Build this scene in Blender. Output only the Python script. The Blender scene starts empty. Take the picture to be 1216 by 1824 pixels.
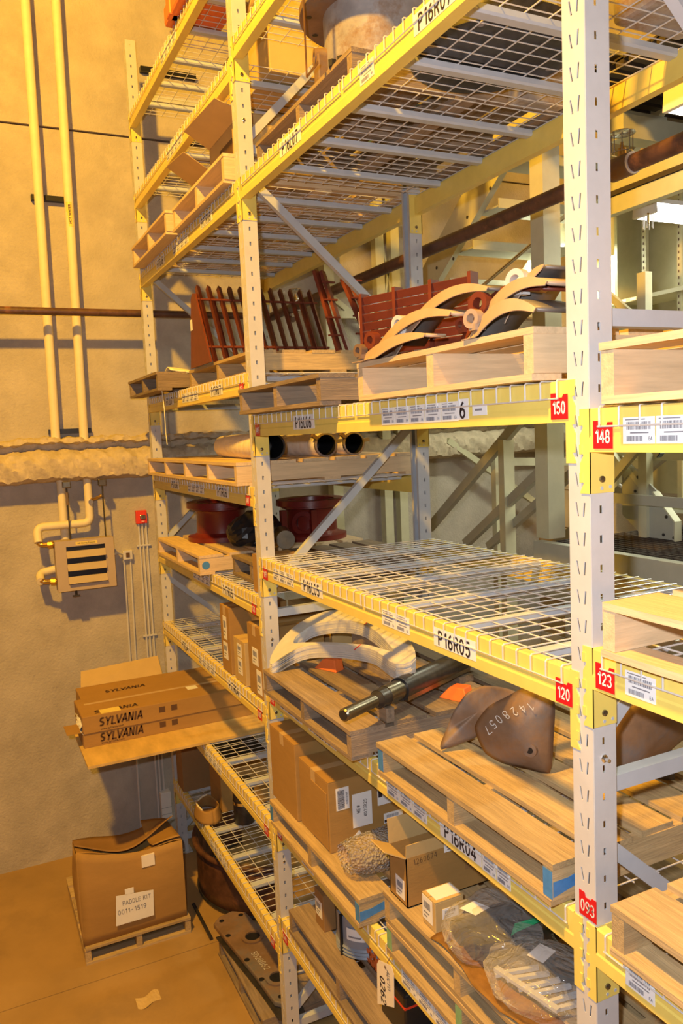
import bpy, math, random
from mathutils import Vector, Matrix
random.seed(7)
C = bpy.context.scene.collection
Z0 = 3.42                      # height of the reference shelf (z=0 below) over the floor
PI = math.pi

# ---------------------------------------------------------------- camera
cam = bpy.data.cameras.new('camera'); co = bpy.data.objects.new('camera', cam); C.objects.link(co)
f_, rx, ry, rz, cx, cy, cz = 1409.33, -0.0999445, -0.0442875, 0.446188, 1.519133, -1.422666, 0.104681 + Z0
fw0 = Vector((-math.cos(rz), math.sin(rz), 0)); rt0 = Vector((math.sin(rz), math.cos(rz), 0)); up0 = Vector((0, 0, 1))
fw = fw0 * math.cos(rx) + up0 * math.sin(rx); up = up0 * math.cos(rx) - fw0 * math.sin(rx)
rt = rt0 * math.cos(ry) + up * math.sin(ry); up2 = up * math.cos(ry) - rt0 * math.sin(ry)
M = Matrix((rt, up2, -fw)).transposed().to_4x4(); M.translation = Vector((cx, cy, cz)); co.matrix_world = M
cam.sensor_fit = 'VERTICAL'; cam.sensor_height = 36; cam.lens = f_ * 36 / 1824; cam.clip_start = .05; cam.clip_end = 100
S = bpy.context.scene; S.camera = co
# ---------------------------------------------------------------- world, lights, exposure
w = bpy.data.worlds.new('world'); S.world = w; w.use_nodes = True
w.node_tree.nodes['Background'].inputs[0].default_value = (.84, .80, .95, 1)
w.node_tree.nodes['Background'].inputs[1].default_value = .035
def light(name, kind, loc, power, col, size=.2, rot=None, **k):
    l = bpy.data.lights.new(name, kind); l.energy = power; l.color = col
    if kind == 'AREA': l.shape = 'DISK' if 'sy' not in k else 'RECTANGLE'; l.size = size
    if 'sy' in k: l.size_y = k['sy']
    if kind in ('POINT', 'SPOT'): l.shadow_soft_size = size
    o = bpy.data.objects.new(name, l); o.location = loc
    if rot: o.rotation_euler = rot
    C.objects.link(o); return o
light('sodium_lamp', 'POINT', (-.1, -2.6, 4.7), 2900, (1, .51, .038), .16)
light('camera_flash', 'POINT', (1.47, -1.52, .26), 255, (.94, .95, 1), .03)
S.view_settings.view_transform = 'Standard'; S.view_settings.look = 'None'
S.view_settings.gamma = 1; S.view_settings.exposure = .0; S.view_settings.use_curve_mapping = False

# ---------------------------------------------------------------- materials
MT = {}
def nt(name):
    m = bpy.data.materials.new(name); m.use_nodes = True; t = m.node_tree; b = t.nodes['Principled BSDF']; MT[name] = m
    return m, t, b
def node(t, k, **v):
    n = t.nodes.new(k)
    for a, b in v.items():
        if a in n.inputs: n.inputs[a].default_value = b
        else: setattr(n, a, b)
    return n
def mat(name, col, rough=.5, metal=0, var=.12, scale=12, bump=.1, bscale=60, stretch=(1, 1, 1), dark=None, dthr=(.5, .7), emit=0, rnd=0., spec=.5):
    """noise-varied paint / board / concrete"""
    m, t, b = nt(name); L = t.links
    tc = node(t, 'ShaderNodeTexCoord'); mp = node(t, 'ShaderNodeMapping'); mp.inputs['Scale'].default_value = stretch
    L.new(tc.outputs['Object'], mp.inputs[0])
    n1 = node(t, 'ShaderNodeTexNoise', Scale=scale, Detail=6., Roughness=.6); L.new(mp.outputs[0], n1.inputs['Vector'])
    cr = node(t, 'ShaderNodeValToRGB'); L.new(n1.outputs['Fac'], cr.inputs[0])
    c = Vector(col); e = cr.color_ramp.elements
    e[0].position = .3; e[0].color = (*(c * (1 - var)), 1); e[1].position = .7; e[1].color = (*[min(1, x * (1 + var)) for x in c], 1)
    out = cr.outputs[0]
    if dark:
        n2 = node(t, 'ShaderNodeTexNoise', Scale=scale * .45, Detail=8., Roughness=.7); L.new(mp.outputs[0], n2.inputs['Vector'])
        r2 = node(t, 'ShaderNodeMapRange'); r2.inputs[1].default_value, r2.inputs[2].default_value = dthr; L.new(n2.outputs['Fac'], r2.inputs[0])
        mx = node(t, 'ShaderNodeMix', data_type='RGBA'); L.new(r2.outputs[0], mx.inputs[0]); L.new(out, mx.inputs[6]); mx.inputs[7].default_value = (*dark, 1); out = mx.outputs[2]
    if rnd:
        oi = node(t, 'ShaderNodeObjectInfo'); r3 = node(t, 'ShaderNodeMapRange'); r3.inputs[3].default_value = 1 - rnd; r3.inputs[4].default_value = 1 + rnd
        L.new(oi.outputs['Random'], r3.inputs[0]); hs = node(t, 'ShaderNodeHueSaturation'); L.new(r3.outputs[0], hs.inputs['Value']); L.new(out, hs.inputs['Color']); out = hs.outputs[0]
    L.new(out, b.inputs['Base Color'])
    b.inputs['Roughness'].default_value = rough; b.inputs['Metallic'].default_value = metal; b.inputs['Specular IOR Level'].default_value = spec
    if bump:
        n3 = node(t, 'ShaderNodeTexNoise', Scale=bscale, Detail=4.); L.new(mp.outputs[0], n3.inputs['Vector'])
        bp = node(t, 'ShaderNodeBump', Strength=bump, Distance=.01); L.new(n3.outputs['Fac'], bp.inputs['Height']); L.new(bp.outputs[0], b.inputs['Normal'])
    if emit: b.inputs['Emission Color'].default_value = (*col, 1); b.inputs['Emission Strength'].default_value = emit
    return m
mat('yellow_paint', (.80, .63, .15), .38, var=.05, bump=.02, dark=(.45, .30, .10), dthr=(.70, .78))
mat('post_paint', (.57, .56, .56), .42, var=.05, bump=.02, dark=(.38, .33, .30), dthr=(.68, .75))
mat('brace_paint', (.48, .51, .56), .4, var=.05, bump=.02)
mat('channel_paint', (.50, .55, .62), .42, var=.06, bump=.02)
mat('wire_zinc', (.72, .70, .68), .35, metal=.25, var=.05, bump=0)
mat('wall_concrete', (.47, .42, .355), .85, var=.13, scale=3.5, bump=.55, bscale=55, dark=(.37, .325, .275), dthr=(.5, .72))
mat('block_concrete', (.52, .45, .36), .85, var=.10, scale=5, bump=.3, bscale=60)
mat('floor_concrete', (.38, .235, .085), .55, var=.14, scale=1.6, bump=.08, bscale=30, dark=(.24, .15, .06), dthr=(.52, .74))
mat('fireproofing', (.52, .44, .33), .95, var=.18, scale=14, bump=.9, bscale=22)
for nm, st in (('wood_x', (1.2, 16, 16)), ('wood_y', (16, 1.2, 16))):
    mat(nm, (.45, .325, .165), .75, var=.20, scale=5, bump=.25, bscale=12, stretch=st, dark=(.23, .18, .125), dthr=(.56, .78), rnd=.14)
    mat(nm.replace('wood', 'oldwood'), (.27, .20, .135), .8, var=.22, scale=5, bump=.3, bscale=12, stretch=st, dark=(.17, .125, .095), dthr=(.5, .74), rnd=.16)
    mat(nm.replace('wood', 'newwood'), (.64, .48, .29), .7, var=.14, scale=4, bump=.15, bscale=12, stretch=st, dark=(.52, .37, .22), dthr=(.62, .82), rnd=.08)
mat('plywood', (.62, .42, .15), .6, var=.18, scale=4, bump=.1, stretch=(1, 3, 3))
mat('cardboard', (.37, .21, .06), .8, var=.06, scale=6, bump=.08, bscale=40, stretch=(1, 1, 3), rnd=.06)
mat('cardboard_light', (.54, .38, .16), .8, var=.06, scale=6, bump=.08, bscale=40, rnd=.05)
mat('cardboard_dark', (.30, .165, .06), .8, var=.08, scale=6, bump=.08, rnd=.05)
mat('tape', (.55, .38, .19), .25, var=.04, bump=0)
mat('paper', (.82, .82, .82), .6, var=.03, bump=0)
mat('tag_cream', (.86, .80, .72), .6, var=.03, bump=0)
mat('ink', (.03, .02, .025), .6, var=0, bump=0)
mat('ink_grey', (.23, .23, .26), .6, var=0, bump=0)
mat('ink_brown', (.10, .05, .025), .7, var=0, bump=0)
mat('tag_red', (.60, .008, .015), .45, var=.03, bump=0)
mat('tag_white', (.9, .9, .9), .5, var=0, bump=0)
mat('chalk', (.62, .60, .56), .9, var=.2, scale=80, bump=0)
mat('blue_paint', (.06, .22, .52), .6, var=.15, scale=30, bump=.05)
mat('green_paint', (.22, .42, .22), .6, var=.15, scale=30, bump=.05)
mat('pipe_cream', (.80, .70, .47), .55, var=.05, bump=.03)
mat('brown_pipe', (.10, .045, .028), .45, var=.4, scale=14, bump=.1, dark=(.28, .11, .05), dthr=(.56, .72))
mat('brass', (.62, .40, .12), .3, metal=.9, var=.15)
mat('chrome', (.72, .70, .68), .18, metal=1, var=.05, bump=0)
mat('dark_steel', (.07, .065, .065), .35, metal=.6, var=.3, scale=20, bump=.05)
mat('black', (.012, .012, .014), .5, var=.1, bump=0)
mat('rust_steel', (.24, .145, .085), .6, metal=.25, var=.25, scale=7, bump=.1, dark=(.17, .16, .165), dthr=(.46, .64))
mat('grey_steel', (.15, .135, .125), .5, metal=.35, var=.2, scale=9, bump=.06, dark=(.24, .15, .09), dthr=(.58, .74))
mat('scaled_steel', (.38, .35, .33), .6, metal=.2, var=.25, scale=9, bump=.12, dark=(.26, .15, .07), dthr=(.52, .66))
mat('gun_steel', (.22, .19, .14), .28, metal=.9, var=.2, bump=.02)
mat('primer_red', (.15, .028, .012), .5, var=.15, scale=12, bump=.05)
mat('casting_red', (.14, .014, .010), .32, var=.12, scale=10, bump=.05)
mat('orange', (.80, .18, .04), .5, var=.05)
mat('sodium_lit_steel', (.42, .30, .21), .5, var=.12, scale=8, bump=.04)  # grey steel with the lamp's sodium tint put into its colour
mat('heater_tan', (.47, .37, .27), .5, var=.04, bump=.02)
mat('alarm_red', (.72, .05, .02), .35, var=.04)
mat('mezz_paint', (.56, .54, .38), .5, var=.05, bump=.02)
mat('mezz_grey', (.40, .40, .34), .5, var=.05, bump=.02)
mat('shelf_olive', (.42, .39, .24), .5, var=.06, bump=.02)
mat('deck_dark', (.06, .045, .035), .6, var=.1)
mat('tube_light', (1, .97, .88), .5, var=0, bump=0, emit=9)
mat('laminate', (.58, .56, .53), .6, var=.1, scale=10, bump=.03, dark=(.44, .40, .35), dthr=(.58, .7))
mat('laminate_dark', (.20, .17, .15), .7, var=.1, bump=.03)
mat('wrap_cloth', (.82, .73, .65), .75, var=.12, scale=8, bump=.15)
mat('cream_rag', (.85, .80, .55), .9, var=.08, scale=20, bump=.3)
mat('reel_grey', (.24, .27, .33), .4, var=.06, bump=.02)
mat('green_tag', (.02, .30, .12), .4, var=.05, bump=0)
mat('blue_case', (.05, .12, .35), .4, var=.05)
mat('amber_oil', (.24, .12, .03), .3, var=.3, scale=18, bump=.1)
def clear(name, col, transp, scale, bs, dist):
    m, t, b = nt(name); L = t.links
    tr = node(t, 'ShaderNodeBsdfTransparent', Color=(*col, 1)); mx = node(t, 'ShaderNodeMixShader')
    b.inputs['Base Color'].default_value = (.75, .73, .70, 1); b.inputs['Roughness'].default_value = .12; b.inputs['Specular IOR Level'].default_value = 1
    tc = node(t, 'ShaderNodeTexCoord')
    if 'bubble' in name: n3 = node(t, 'ShaderNodeTexVoronoi', Scale=scale); o = n3.outputs['Distance']
    else: n3 = node(t, 'ShaderNodeTexNoise', Scale=scale, Detail=3., Distortion=2.); o = n3.outputs['Fac']
    L.new(tc.outputs['Object'], n3.inputs['Vector'])
    bp = node(t, 'ShaderNodeBump', Strength=bs, Distance=dist); L.new(o, bp.inputs['Height']); L.new(bp.outputs[0], b.inputs['Normal'])
    lw = node(t, 'ShaderNodeLayerWeight', Blend=.35); mr = node(t, 'ShaderNodeMapRange'); mr.inputs[3].default_value = 1 - transp; mr.inputs[4].default_value = .5
    L.new(lw.outputs['Facing'], mr.inputs[0]); L.new(mr.outputs[0], mx.inputs[0]); L.new(tr.outputs[0], mx.inputs[1]); L.new(b.outputs[0], mx.inputs[2])
    L.new(mx.outputs[0], t.nodes['Material Output'].inputs[0])
clear('clear_plastic', (.96, .94, .92), .90, 9, .7, .04)
clear('bubble_plastic', (.85, .8, .74), .62, 90, 1., .02)

# ---------------------------------------------------------------- mesh helpers
class G:
    def __init__(s): s.v = []; s.f = []
    def add(s, vs, fs):
        n = len(s.v); s.v += [Vector(v) for v in vs]; s.f += [tuple(n + i for i in f) for f in fs]; return s
    def box(s, x0, x1, y0, y1, z0, z1):
        return s.add([(x, y, z) for x in (x0, x1) for y in (y0, y1) for z in (z0, z1)],
                     [(0, 1, 3, 2), (4, 6, 7, 5), (0, 4, 5, 1), (2, 3, 7, 6), (0, 2, 6, 4), (1, 5, 7, 3)])
    def bar(s, a, b, w, h, upv=(0, 0, 1)):
        a = Vector(a); b = Vector(b); d = (b - a).normalized(); u = Vector(upv)
        if abs(d.dot(u)) > .98: u = Vector((1, 0, 0))
        r = d.cross(u).normalized() * w / 2; u = r.cross(d).normalized() * h / 2
        return s.add([a - r - u, a - r + u, a + r - u, a + r + u, b - r - u, b - r + u, b + r - u, b + r + u],
                     [(0, 1, 3, 2), (4, 6, 7, 5), (0, 4, 5, 1), (2, 3, 7, 6), (0, 2, 6, 4), (1, 5, 7, 3)])
    def tube(s, pts, r, n=12, cap=True):
        pts = [Vector(p) for p in pts]; rs = r if isinstance(r, (list, tuple)) else [r] * len(pts); rings = []
        d0 = (pts[1] - pts[0]).normalized(); ref = Vector((0, 0, 1)) if abs(d0.z) < .9 else Vector((1, 0, 0))
        for i, p in enumerate(pts):
            d = (pts[min(i + 1, len(pts) - 1)] - pts[max(i - 1, 0)])
            d = d.normalized() if d.length > 1e-9 else d0
            a = d.cross(ref).normalized(); b = d.cross(a)
            rings.append([p + (a * math.cos(2 * PI * k / n) + b * math.sin(2 * PI * k / n)) * rs[i] for k in range(n)])
        vs = [v for q in rings for v in q]; m = len(rings)
        fs = [(i * n + k, i * n + (k + 1) % n, (i + 1) * n + (k + 1) % n, (i + 1) * n + k) for i in range(m - 1) for k in range(n)]
        if cap: fs += [tuple(range(n))[::-1], tuple((m - 1) * n + k for k in range(n))]
        return s.add(vs, fs)
    def lathe(s, c, prof, n=40, close=False, ax=None):
        """prof: list of (r, h) along axis ax (default z) from c"""
        c = Vector(c); ax = Vector(ax or (0, 0, 1)).normalized(); a = ax.orthogonal().normalized(); b = ax.cross(a)
        if close: prof = list(prof) + [prof[0]]
        vs = [c + ax * h + (a * math.cos(2 * PI * k / n) + b * math.sin(2 * PI * k / n)) * r for r, h in prof for k in range(n)]
        m = len(prof)
        fs = [(i * n + k, i * n + (k + 1) % n, (i + 1) * n + (k + 1) % n, (i + 1) * n + k) for i in range(m - 1) for k in range(n)]
        return s.add(vs, fs)
    def prism(s, poly, off):
        """poly: 3D points, off: extrusion vector"""
        n = len(poly); off = Vector(off); p = [Vector(q) for q in poly]
        return s.add(p + [q + off for q in p], [tuple(range(n))[::-1], tuple(range(n, 2 * n))] + [(i, (i + 1) % n, n + (i + 1) % n, n + i) for i in range(n)])
    def ringprism(s, outer, inner, off):
        n = len(outer); off = Vector(off); o = [Vector(q) for q in outer]; i_ = [Vector(q) for q in inner]
        vs = o + i_ + [q + off for q in o] + [q + off for q in i_]; fs = []
        for k in range(n):
            j = (k + 1) % n
            fs += [(k, j, n + j, n + k), (2 * n + k, 3 * n + k, 3 * n + j, 2 * n + j), (k, 2 * n + k, 2 * n + j, j), (n + k, n + j, 3 * n + j, 3 * n + k)]
        return s.add(vs, fs)
    def grid(s, fn, nu, nv, th=None):
        vs = [fn(i / nu, j / nv) for i in range(nu + 1) for j in range(nv + 1)]
        return s.add(vs, [(i * (nv + 1) + j, (i + 1) * (nv + 1) + j, (i + 1) * (nv + 1) + j + 1, i * (nv + 1) + j + 1) for i in range(nu) for j in range(nv)])
def tags(o, label=None, cat=None, group=None, kind=None):
    if label: o['label'] = label
    if cat: o['category'] = cat
    if group: o['group'] = group
    if kind: o['kind'] = kind
    return o
ORI = {}
def thing(name, label, cat, loc, group=None, kind=None):
    o = bpy.data.objects.new(name, None); o.empty_display_size = .05; o.location = loc; C.objects.link(o); ORI[o.name] = Vector(loc)
    return tags(o, label, cat, group, kind)
def part(root, name, g, m, label=None, smooth=False, sol=0, bev=0):
    """g in world coordinates; becomes a child of root (or a free object)"""
    off = ORI[root.name] if root is not None and root.name in ORI else None
    if off is None:
        mn = [min(v[i] for v in g.v) for i in range(3)]; mx = [max(v[i] for v in g.v) for i in range(3)]
        off = Vector(((mn[0] + mx[0]) / 2, (mn[1] + mx[1]) / 2, mn[2]))
    me = bpy.data.meshes.new(name); me.from_pydata([tuple(v - off) for v in g.v], [], g.f); me.validate(); me.update()
    import bmesh
    bm = bmesh.new(); bm.from_mesh(me); bmesh.ops.recalc_face_normals(bm, faces=bm.faces); bm.to_mesh(me); bm.free()
    for mm in (m if isinstance(m, (list, tuple)) else [m]): me.materials.append(MT[mm])
    o = bpy.data.objects.new(name, me); C.objects.link(o)
    if root is not None: o.parent = root; ORI[o.name] = off
    else: o.location = off; ORI[o.name] = off
    if smooth:
        for p in me.polygons: p.use_smooth = True
        try: me.set_sharp_from_angle(angle=.7)
        except Exception: pass
    if sol: md = o.modifiers.new('sol', 'SOLIDIFY'); md.thickness = sol; md.offset = 0
    if bev: md = o.modifiers.new('bev', 'BEVEL'); md.width = bev; md.segments = 2; md.limit_method = 'ANGLE'
    if label: o['label'] = label
    return o
def cp(o, parent=None):
    c = o.copy(); C.objects.link(c)
    if parent is not None: c.parent = parent
    for ch in list(o.children): cp(ch, c)
    return c
def _el(cx, cy, rx, ry, a0, a1, n=10): return [(cx + rx * math.cos(math.radians(a0 + (a1 - a0) * i / n)), cy + ry * math.sin(math.radians(a0 + (a1 - a0) * i / n))) for i in range(n + 1)]
_P = [(.1, .05), (.1, .93), (.32, .93)] + _el(.32, .70, .2, .23, 90, -90, 6) + [(.1, .47)]
GL = {'0': [_el(.3, .5, .21, .43, 0, 360, 16)], '1': [[(.12, .74), (.34, .93), (.34, .05)]], '2': [_el(.3, .68, .21, .25, 165, -25) + [(.08, .07), (.53, .07)]],
 '3': [_el(.28, .71, .20, .22, 150, -90), _el(.28, .28, .23, .22, 90, -150)], '4': [[(.42, .05), (.42, .93), (.06, .31), (.56, .31)]], '5': [[(.50, .92), (.15, .92), (.11, .50)] + _el(.29, .32, .22, .26, 130, -150)],
 '6': [_el(.3, .30, .21, .24, 0, 360, 14), _el(.5, .34, .41, .59, 180, 105, 6)], '7': [[(.06, .92), (.54, .92), (.22, .05)]], '8': [_el(.3, .71, .18, .21, 0, 360, 12), _el(.3, .28, .22, .23, 0, 360, 12)],
 '9': [_el(.3, .69, .21, .24, 0, 360, 14), _el(.1, .65, .41, .59, 0, -75, 6)], 'P': [_P], 'R': [_P, [(.32, .47), (.54, .05)]], 'L': [[(.1, .93), (.1, .07), (.5, .07)]], 'A': [[(.03, .05), (.3, .95), (.57, .05)], [(.13, .33), (.47, .33)]],
 'U': [[(.1, .93)] + _el(.31, .30, .21, .24, 180, 360, 8) + [(.52, .93)]], 'C': [_el(.33, .5, .24, .43, 50, 310)], 'T': [[(.03, .92), (.57, .92)], [(.3, .92), (.3, .05)]], 'O': [_el(.32, .5, .25, .43, 0, 360, 16)],
 'D': [[(.28, .07), (.1, .07), (.1, .93), (.28, .93)] + _el(.28, .5, .26, .43, 90, -90, 8)], 'K': [[(.1, .05), (.1, .95)], [(.52, .95), (.1, .42)], [(.24, .58), (.55, .05)]], 'I': [[(.16, .05), (.16, .95)]],
 'E': [[(.5, .93), (.1, .93), (.1, .07), (.5, .07)], [(.1, .5), (.45, .5)]], 'W': [[(.02, .95), (.16, .05), (.3, .8), (.44, .05), (.58, .95)]], '#': [[(.2, .1), (.28, .9)], [(.38, .1), (.46, .9)], [(.08, .35), (.52, .35)], [(.1, .65), (.56, .65)]],
 'S': [_el(.3, .71, .2, .22, 40, 270, 8), _el(.3, .28, .21, .21, 90, -140, 8)], 'Y': [[(.03, .95), (.3, .5), (.57, .95)], [(.3, .5), (.3, .05)]], 'V': [[(.03, .95), (.3, .05), (.57, .95)]], 'N': [[(.1, .05), (.1, .95), (.52, .05), (.52, .95)]],
 'F': [[(.5, .93), (.1, .93), (.1, .05)], [(.1, .5), (.45, .5)]], 'X': [[(.05, .95), (.55, .05)], [(.55, .95), (.05, .05)]], '-': [[(.1, .45), (.45, .45)]], ' ': []}
def stroke_mesh(body, size, th=.145, shear=0.):
    h = size * .72; g = G(); x = 0
    for ch in body:
        for pl in GL[ch]:
            for a, b in zip(pl, pl[1:]):
                ax, ay, bx, by = a[0] + x + shear * a[1], a[1], b[0] + x + shear * b[1], b[1]; dx, dy = bx - ax, by - ay; L = math.hypot(dx, dy) or 1; e = th * .42
                ux, uy = dx / L, dy / L; nx, ny = -uy * th / 2, ux * th / 2; k = e if len(pl) < 8 else th * .15
                ax -= ux * k * .5; ay -= uy * k * .5; bx += ux * k * .5; by += uy * k * .5
                g.add([((px + q * nx) * h, (py + q * ny) * h, z) for z in (0, .0003) for (px, py, q) in ((ax, ay, 1), (ax, ay, -1), (bx, by, -1), (bx, by, 1))], [(4, 5, 6, 7), (0, 3, 2, 1), (0, 1, 5, 4), (1, 2, 6, 5), (2, 3, 7, 6), (3, 0, 4, 7)])
        x += .38 if ch == 'I' else .35 if ch == ' ' else .54 if ch in '1L' else .67
    W = (x - .07) * h; me = bpy.data.meshes.new('t'); me.from_pydata([(v.x - W / 2, v.y - h / 2, v.z) for v in g.v], [], g.f); return me
TX = {}
def text(root, body, c, size, m='ink', face='-y', spin=0, name='lettering', sx=1., th=None, shear=0.):
    """flat lettering; c centre on the surface, face outward normal"""
    k = (body, size, th, shear)
    if k not in TX and all(c_ in GL for c_ in body): TX[k] = stroke_mesh(body, size, th or (.075 if name != 'lettering' else .145), shear)
    if k not in TX:
        cu = bpy.data.curves.new('t', 'FONT'); cu.body = body; cu.size = size; cu.align_x = 'CENTER'; cu.align_y = 'CENTER'; cu.extrude = .0002; cu.resolution_u = 3; cu.offset = size * .012
        to = bpy.data.objects.new('t', cu); C.objects.link(to); bpy.context.view_layer.update()
        TX[k] = bpy.data.meshes.new_from_object(to.evaluated_get(bpy.context.evaluated_depsgraph_get())); bpy.data.objects.remove(to)
    me = TX[k].copy(); me.name = name; me.materials.clear(); me.materials.append(MT[m])
    if face == '-y': R = Matrix.Rotation(PI / 2, 3, 'X')
    elif face == '+x': R = Matrix.Rotation(PI / 2, 3, 'Z') @ Matrix.Rotation(PI / 2, 3, 'X')
    elif face == '+z': R = Matrix.Identity(3)
    else: R = face
    R = R @ Matrix.Rotation(spin, 3, 'Z') @ Matrix.Diagonal((sx, 1, 1))
    off = Vector(c) - ORI[root.name]
    me.transform(Matrix.Translation(off) @ R.to_4x4())
    o = bpy.data.objects.new(name, me); C.objects.link(o); o.parent = root; return o
def bars(u0, u1, v0, v1, put, n):
    """barcode bars; put(g,u0,u1,v0,v1) adds a box"""
    g = G(); u = u0
    while u < u1 - .001:
        wd = random.choice((.0012, .0018, .003)) * (u1 - u0) / .06; put(g, u, min(u + wd, u1), v0, v1); u += wd + random.choice((.0012, .002)) * (u1 - u0) / .06
    return g
s_ = .0762
def L_(k): return k * s_
def ZT(k): return k * s_ + .219        # top of the wire decking of level k
D = 1.0756; PW = .0762; PD = .0762
PX = {0: 0., 1: -2.478, 2: -4.956, -1: 2.478}

# ---------------------------------------------------------------- the setting
def wallbox(nm, g, m, **k):
    o = part(None, nm, g, m, **k); o['kind'] = 'structure'; return o
# far wall: two cast panels with an open joint between
wf = bpy.data.objects.new('wall_far', None); C.objects.link(wf); wf.location = (-5.5, 0, -3.42); ORI['wall_far'] = wf.location.copy(); wf['kind'] = 'structure'
part(wf, 'panel', G().box(-5.6, -5.4, -6, 4.3, -3.42, 2.625), 'wall_concrete')
part(wf, 'panel', G().box(-5.6, -5.4, -6, 4.3, 2.643, 7), 'wall_concrete')
part(wf, 'joint_filler', G().box(-5.6, -5.425, -6, 4.3, 2.62, 2.65), 'ink_brown')
fl = bpy.data.objects.new('floor', None); C.objects.link(fl); fl.location = (0, 0, -3.42); ORI['floor'] = fl.location.copy(); fl['kind'] = 'structure'
for a, b in ((-5.6, -3.653), (-3.647, 1.2), (1.206, 5)): part(fl, 'slab', G().box(a, b, -6, 4.3, -3.6, -3.42), 'floor_concrete')
part(fl, 'joint_filler', G().box(-5.6, 5, -6, 4.3, -3.62, -3.426), 'ink_brown')
# block wall at the back, its courses recessed at the joints
wb = bpy.data.objects.new('wall_back', None); C.objects.link(wb); wb.location = (0, 4.4, -3.42); ORI['wall_back'] = wb.location.copy(); wb['kind'] = 'structure'
part(wb, 'mortar', G().box(-5.6, 5, 4.312, 4.5, -3.42, 7), 'floor_concrete')
part(wb, 'rendered_wall', G().box(-5.4, 5, 4.3, 4.32, .2, 7), 'block_concrete')
for r in range(-9, 1):
    z = r * .4 + .2
    for c_ in range(10):
        x = -5.4 + c_ * .8 + (r % 2) * .4
        if z > -3.5: part(wb, 'block', G().box(x + .006, x + .794, 4.3, 4.32, z - .394, z - .006), 'block_concrete')
# sprayed ledge along the far wall
def ledge(u, v):
    y = -6 + 10.28 * u
    pr = [(-5.4, .165), (-5.26, .155), (-5.235, .12), (-5.31, .105), (-5.325, .065), (-5.24, .035), (-5.18, -.02), (-5.17, -.09), (-5.185, -.165), (-5.26, -.19), (-5.4, -.20)]
    q = v * 10; i = min(int(q), 9); t = q - i; x = pr[i][0] * (1 - t) + pr[i + 1][0] * t; z = pr[i][1] * (1 - t) + pr[i + 1][1] * t
    n = .009 * math.sin(y * 9 + 3 * math.sin(y * 5)) + .006 * math.sin(y * 31 + z * 40) + .004 * math.sin(y * 67 - z * 90) + random.uniform(-.0045, .0045)
    if 0 < v < 1: x += n * 1.2
    return (x, y, z + (n if v < 1 else 0))
o = part(None, 'trim_1', G().grid(ledge, 620, 20), 'fireproofing', smooth=True); o['kind'] = 'structure'

# ---------------------------------------------------------------- rack uprights
def post_mesh(Xc, yf, sg, z0, z1, holes=True):
    """C post: outer (slotted) face at y=yf, depth going in direction sg; side face at x=Xc and x=Xc-PW"""
    g = G(); n0 = math.ceil((z0 + Z0) / s_) ; x0, x1 = Xc - PW, Xc
    rows = []; k0 = math.floor(z0 / s_) ; k1 = math.ceil(z1 / s_)
    for k in range(k0, k1):
        zb = k * s_; zc = zb + .45 * s_
        if holes:
            # slotted aisle face
            A = (.30, .375, .70, .775); B = (.40, .475, .645, .72)
            za, zh = zc - .018, zc + .018
            def row(fr, z): return [(x0 + PW * t, yf, z) for t in (0, *fr, 1)]
            # top of slot = A ; bottom = B
            r0 = row(B, zb); r1 = row(B, za); r2 = row(A, zh); r3 = row(B, zb + s_)
            for ra, rb, skip in ((r0, r1, ()), (r1, r2, (1, 3)), (r2, r3, ())):
                for i in range(5):
                    if i not in skip: g.add([ra[i], ra[i + 1], rb[i + 1], rb[i]], [(0, 1, 2, 3)])
            ys = [0, .38, .50, 1]; zs = [zb, zc - .010, zc + .010, zb + s_]
            for X in (x0, x1):
                for i in range(3):
                    for j in range(3):
                        if (i, j) != (1, 1):
                            g.add([(X, yf + sg * PD * ys[i], zs[j]), (X, yf + sg * PD * ys[i + 1], zs[j]), (X, yf + sg * PD * ys[i + 1], zs[j + 1]), (X, yf + sg * PD * ys[i], zs[j + 1])], [(0, 1, 2, 3)])
    zb, zt = k0 * s_, k1 * s_
    if not holes:
        for a, b in (((x0, yf), (x1, yf)), ((x0, yf), (x0, yf + sg * PD)), ((x1, yf), (x1, yf + sg * PD))):
            g.add([(*a, zb), (*b, zb), (*b, zt), (*a, zt)], [(0, 1, 2, 3)])
    for X, q in ((x0, 1), (x1, -1)):   # inward lips
        g.add([(X, yf + sg * PD, zb), (X + q * .018, yf + sg * PD, zb), (X + q * .018, yf + sg * PD, zt), (X, yf + sg * PD, zt)], [(0, 1, 2, 3)])
    return g
def upright(i, label, ztop):
    X = PX[i]; t = thing('rack_upright', label, 'rack frame', (X - PW / 2, D / 2, -3.42), 'upright frames of the pallet rack')
    part(t, 'front_post', post_mesh(X, 0, 1, -3.41, ztop), 'post_paint', sol=.003)
    part(t, 'rear_post', post_mesh(X, D, -1, -3.41, ztop), 'brace_paint', sol=.003)
    for y in (.038, D - .038):
        part(t, 'base_plate', G().box(X - PW - .02, X + .02, y - .07, y + .07, -3.42, -3.41), 'post_paint')
    xm = X - PW / 2; ya, yb = PD * .8, D - PD * .8
    for z in (-3.29, -2.07, -.865, .365, 1.585, 2.80, 4.0):
        if z < ztop: part(t, 'horizontal_brace', G().box(xm - .018, xm + .022, ya, yb, z - .022, z + .022), 'brace_paint')
    for z, e in ((-3.20, -2.40), (-1.03, -1.86), (-.72, .16), (1.44, .60), (1.64, 2.62), (3.95, 3.1)):
        if max(z, e) < ztop: part(t, 'diagonal_brace', G().bar((xm, ya, z), (xm, yb, e), .034, .042, (0, 0, 1)), 'brace_paint')
    return t
U = {0: upright(0, 'nearest grey upright frame, tall slotted post beside the red 148 and 150 tags', 4.7),
     1: upright(1, 'middle grey upright frame standing between the P16 and P17 shelves', 4.7),
     2: upright(2, 'farthest grey upright frame standing close to the concrete wall', 3.17)}
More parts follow.
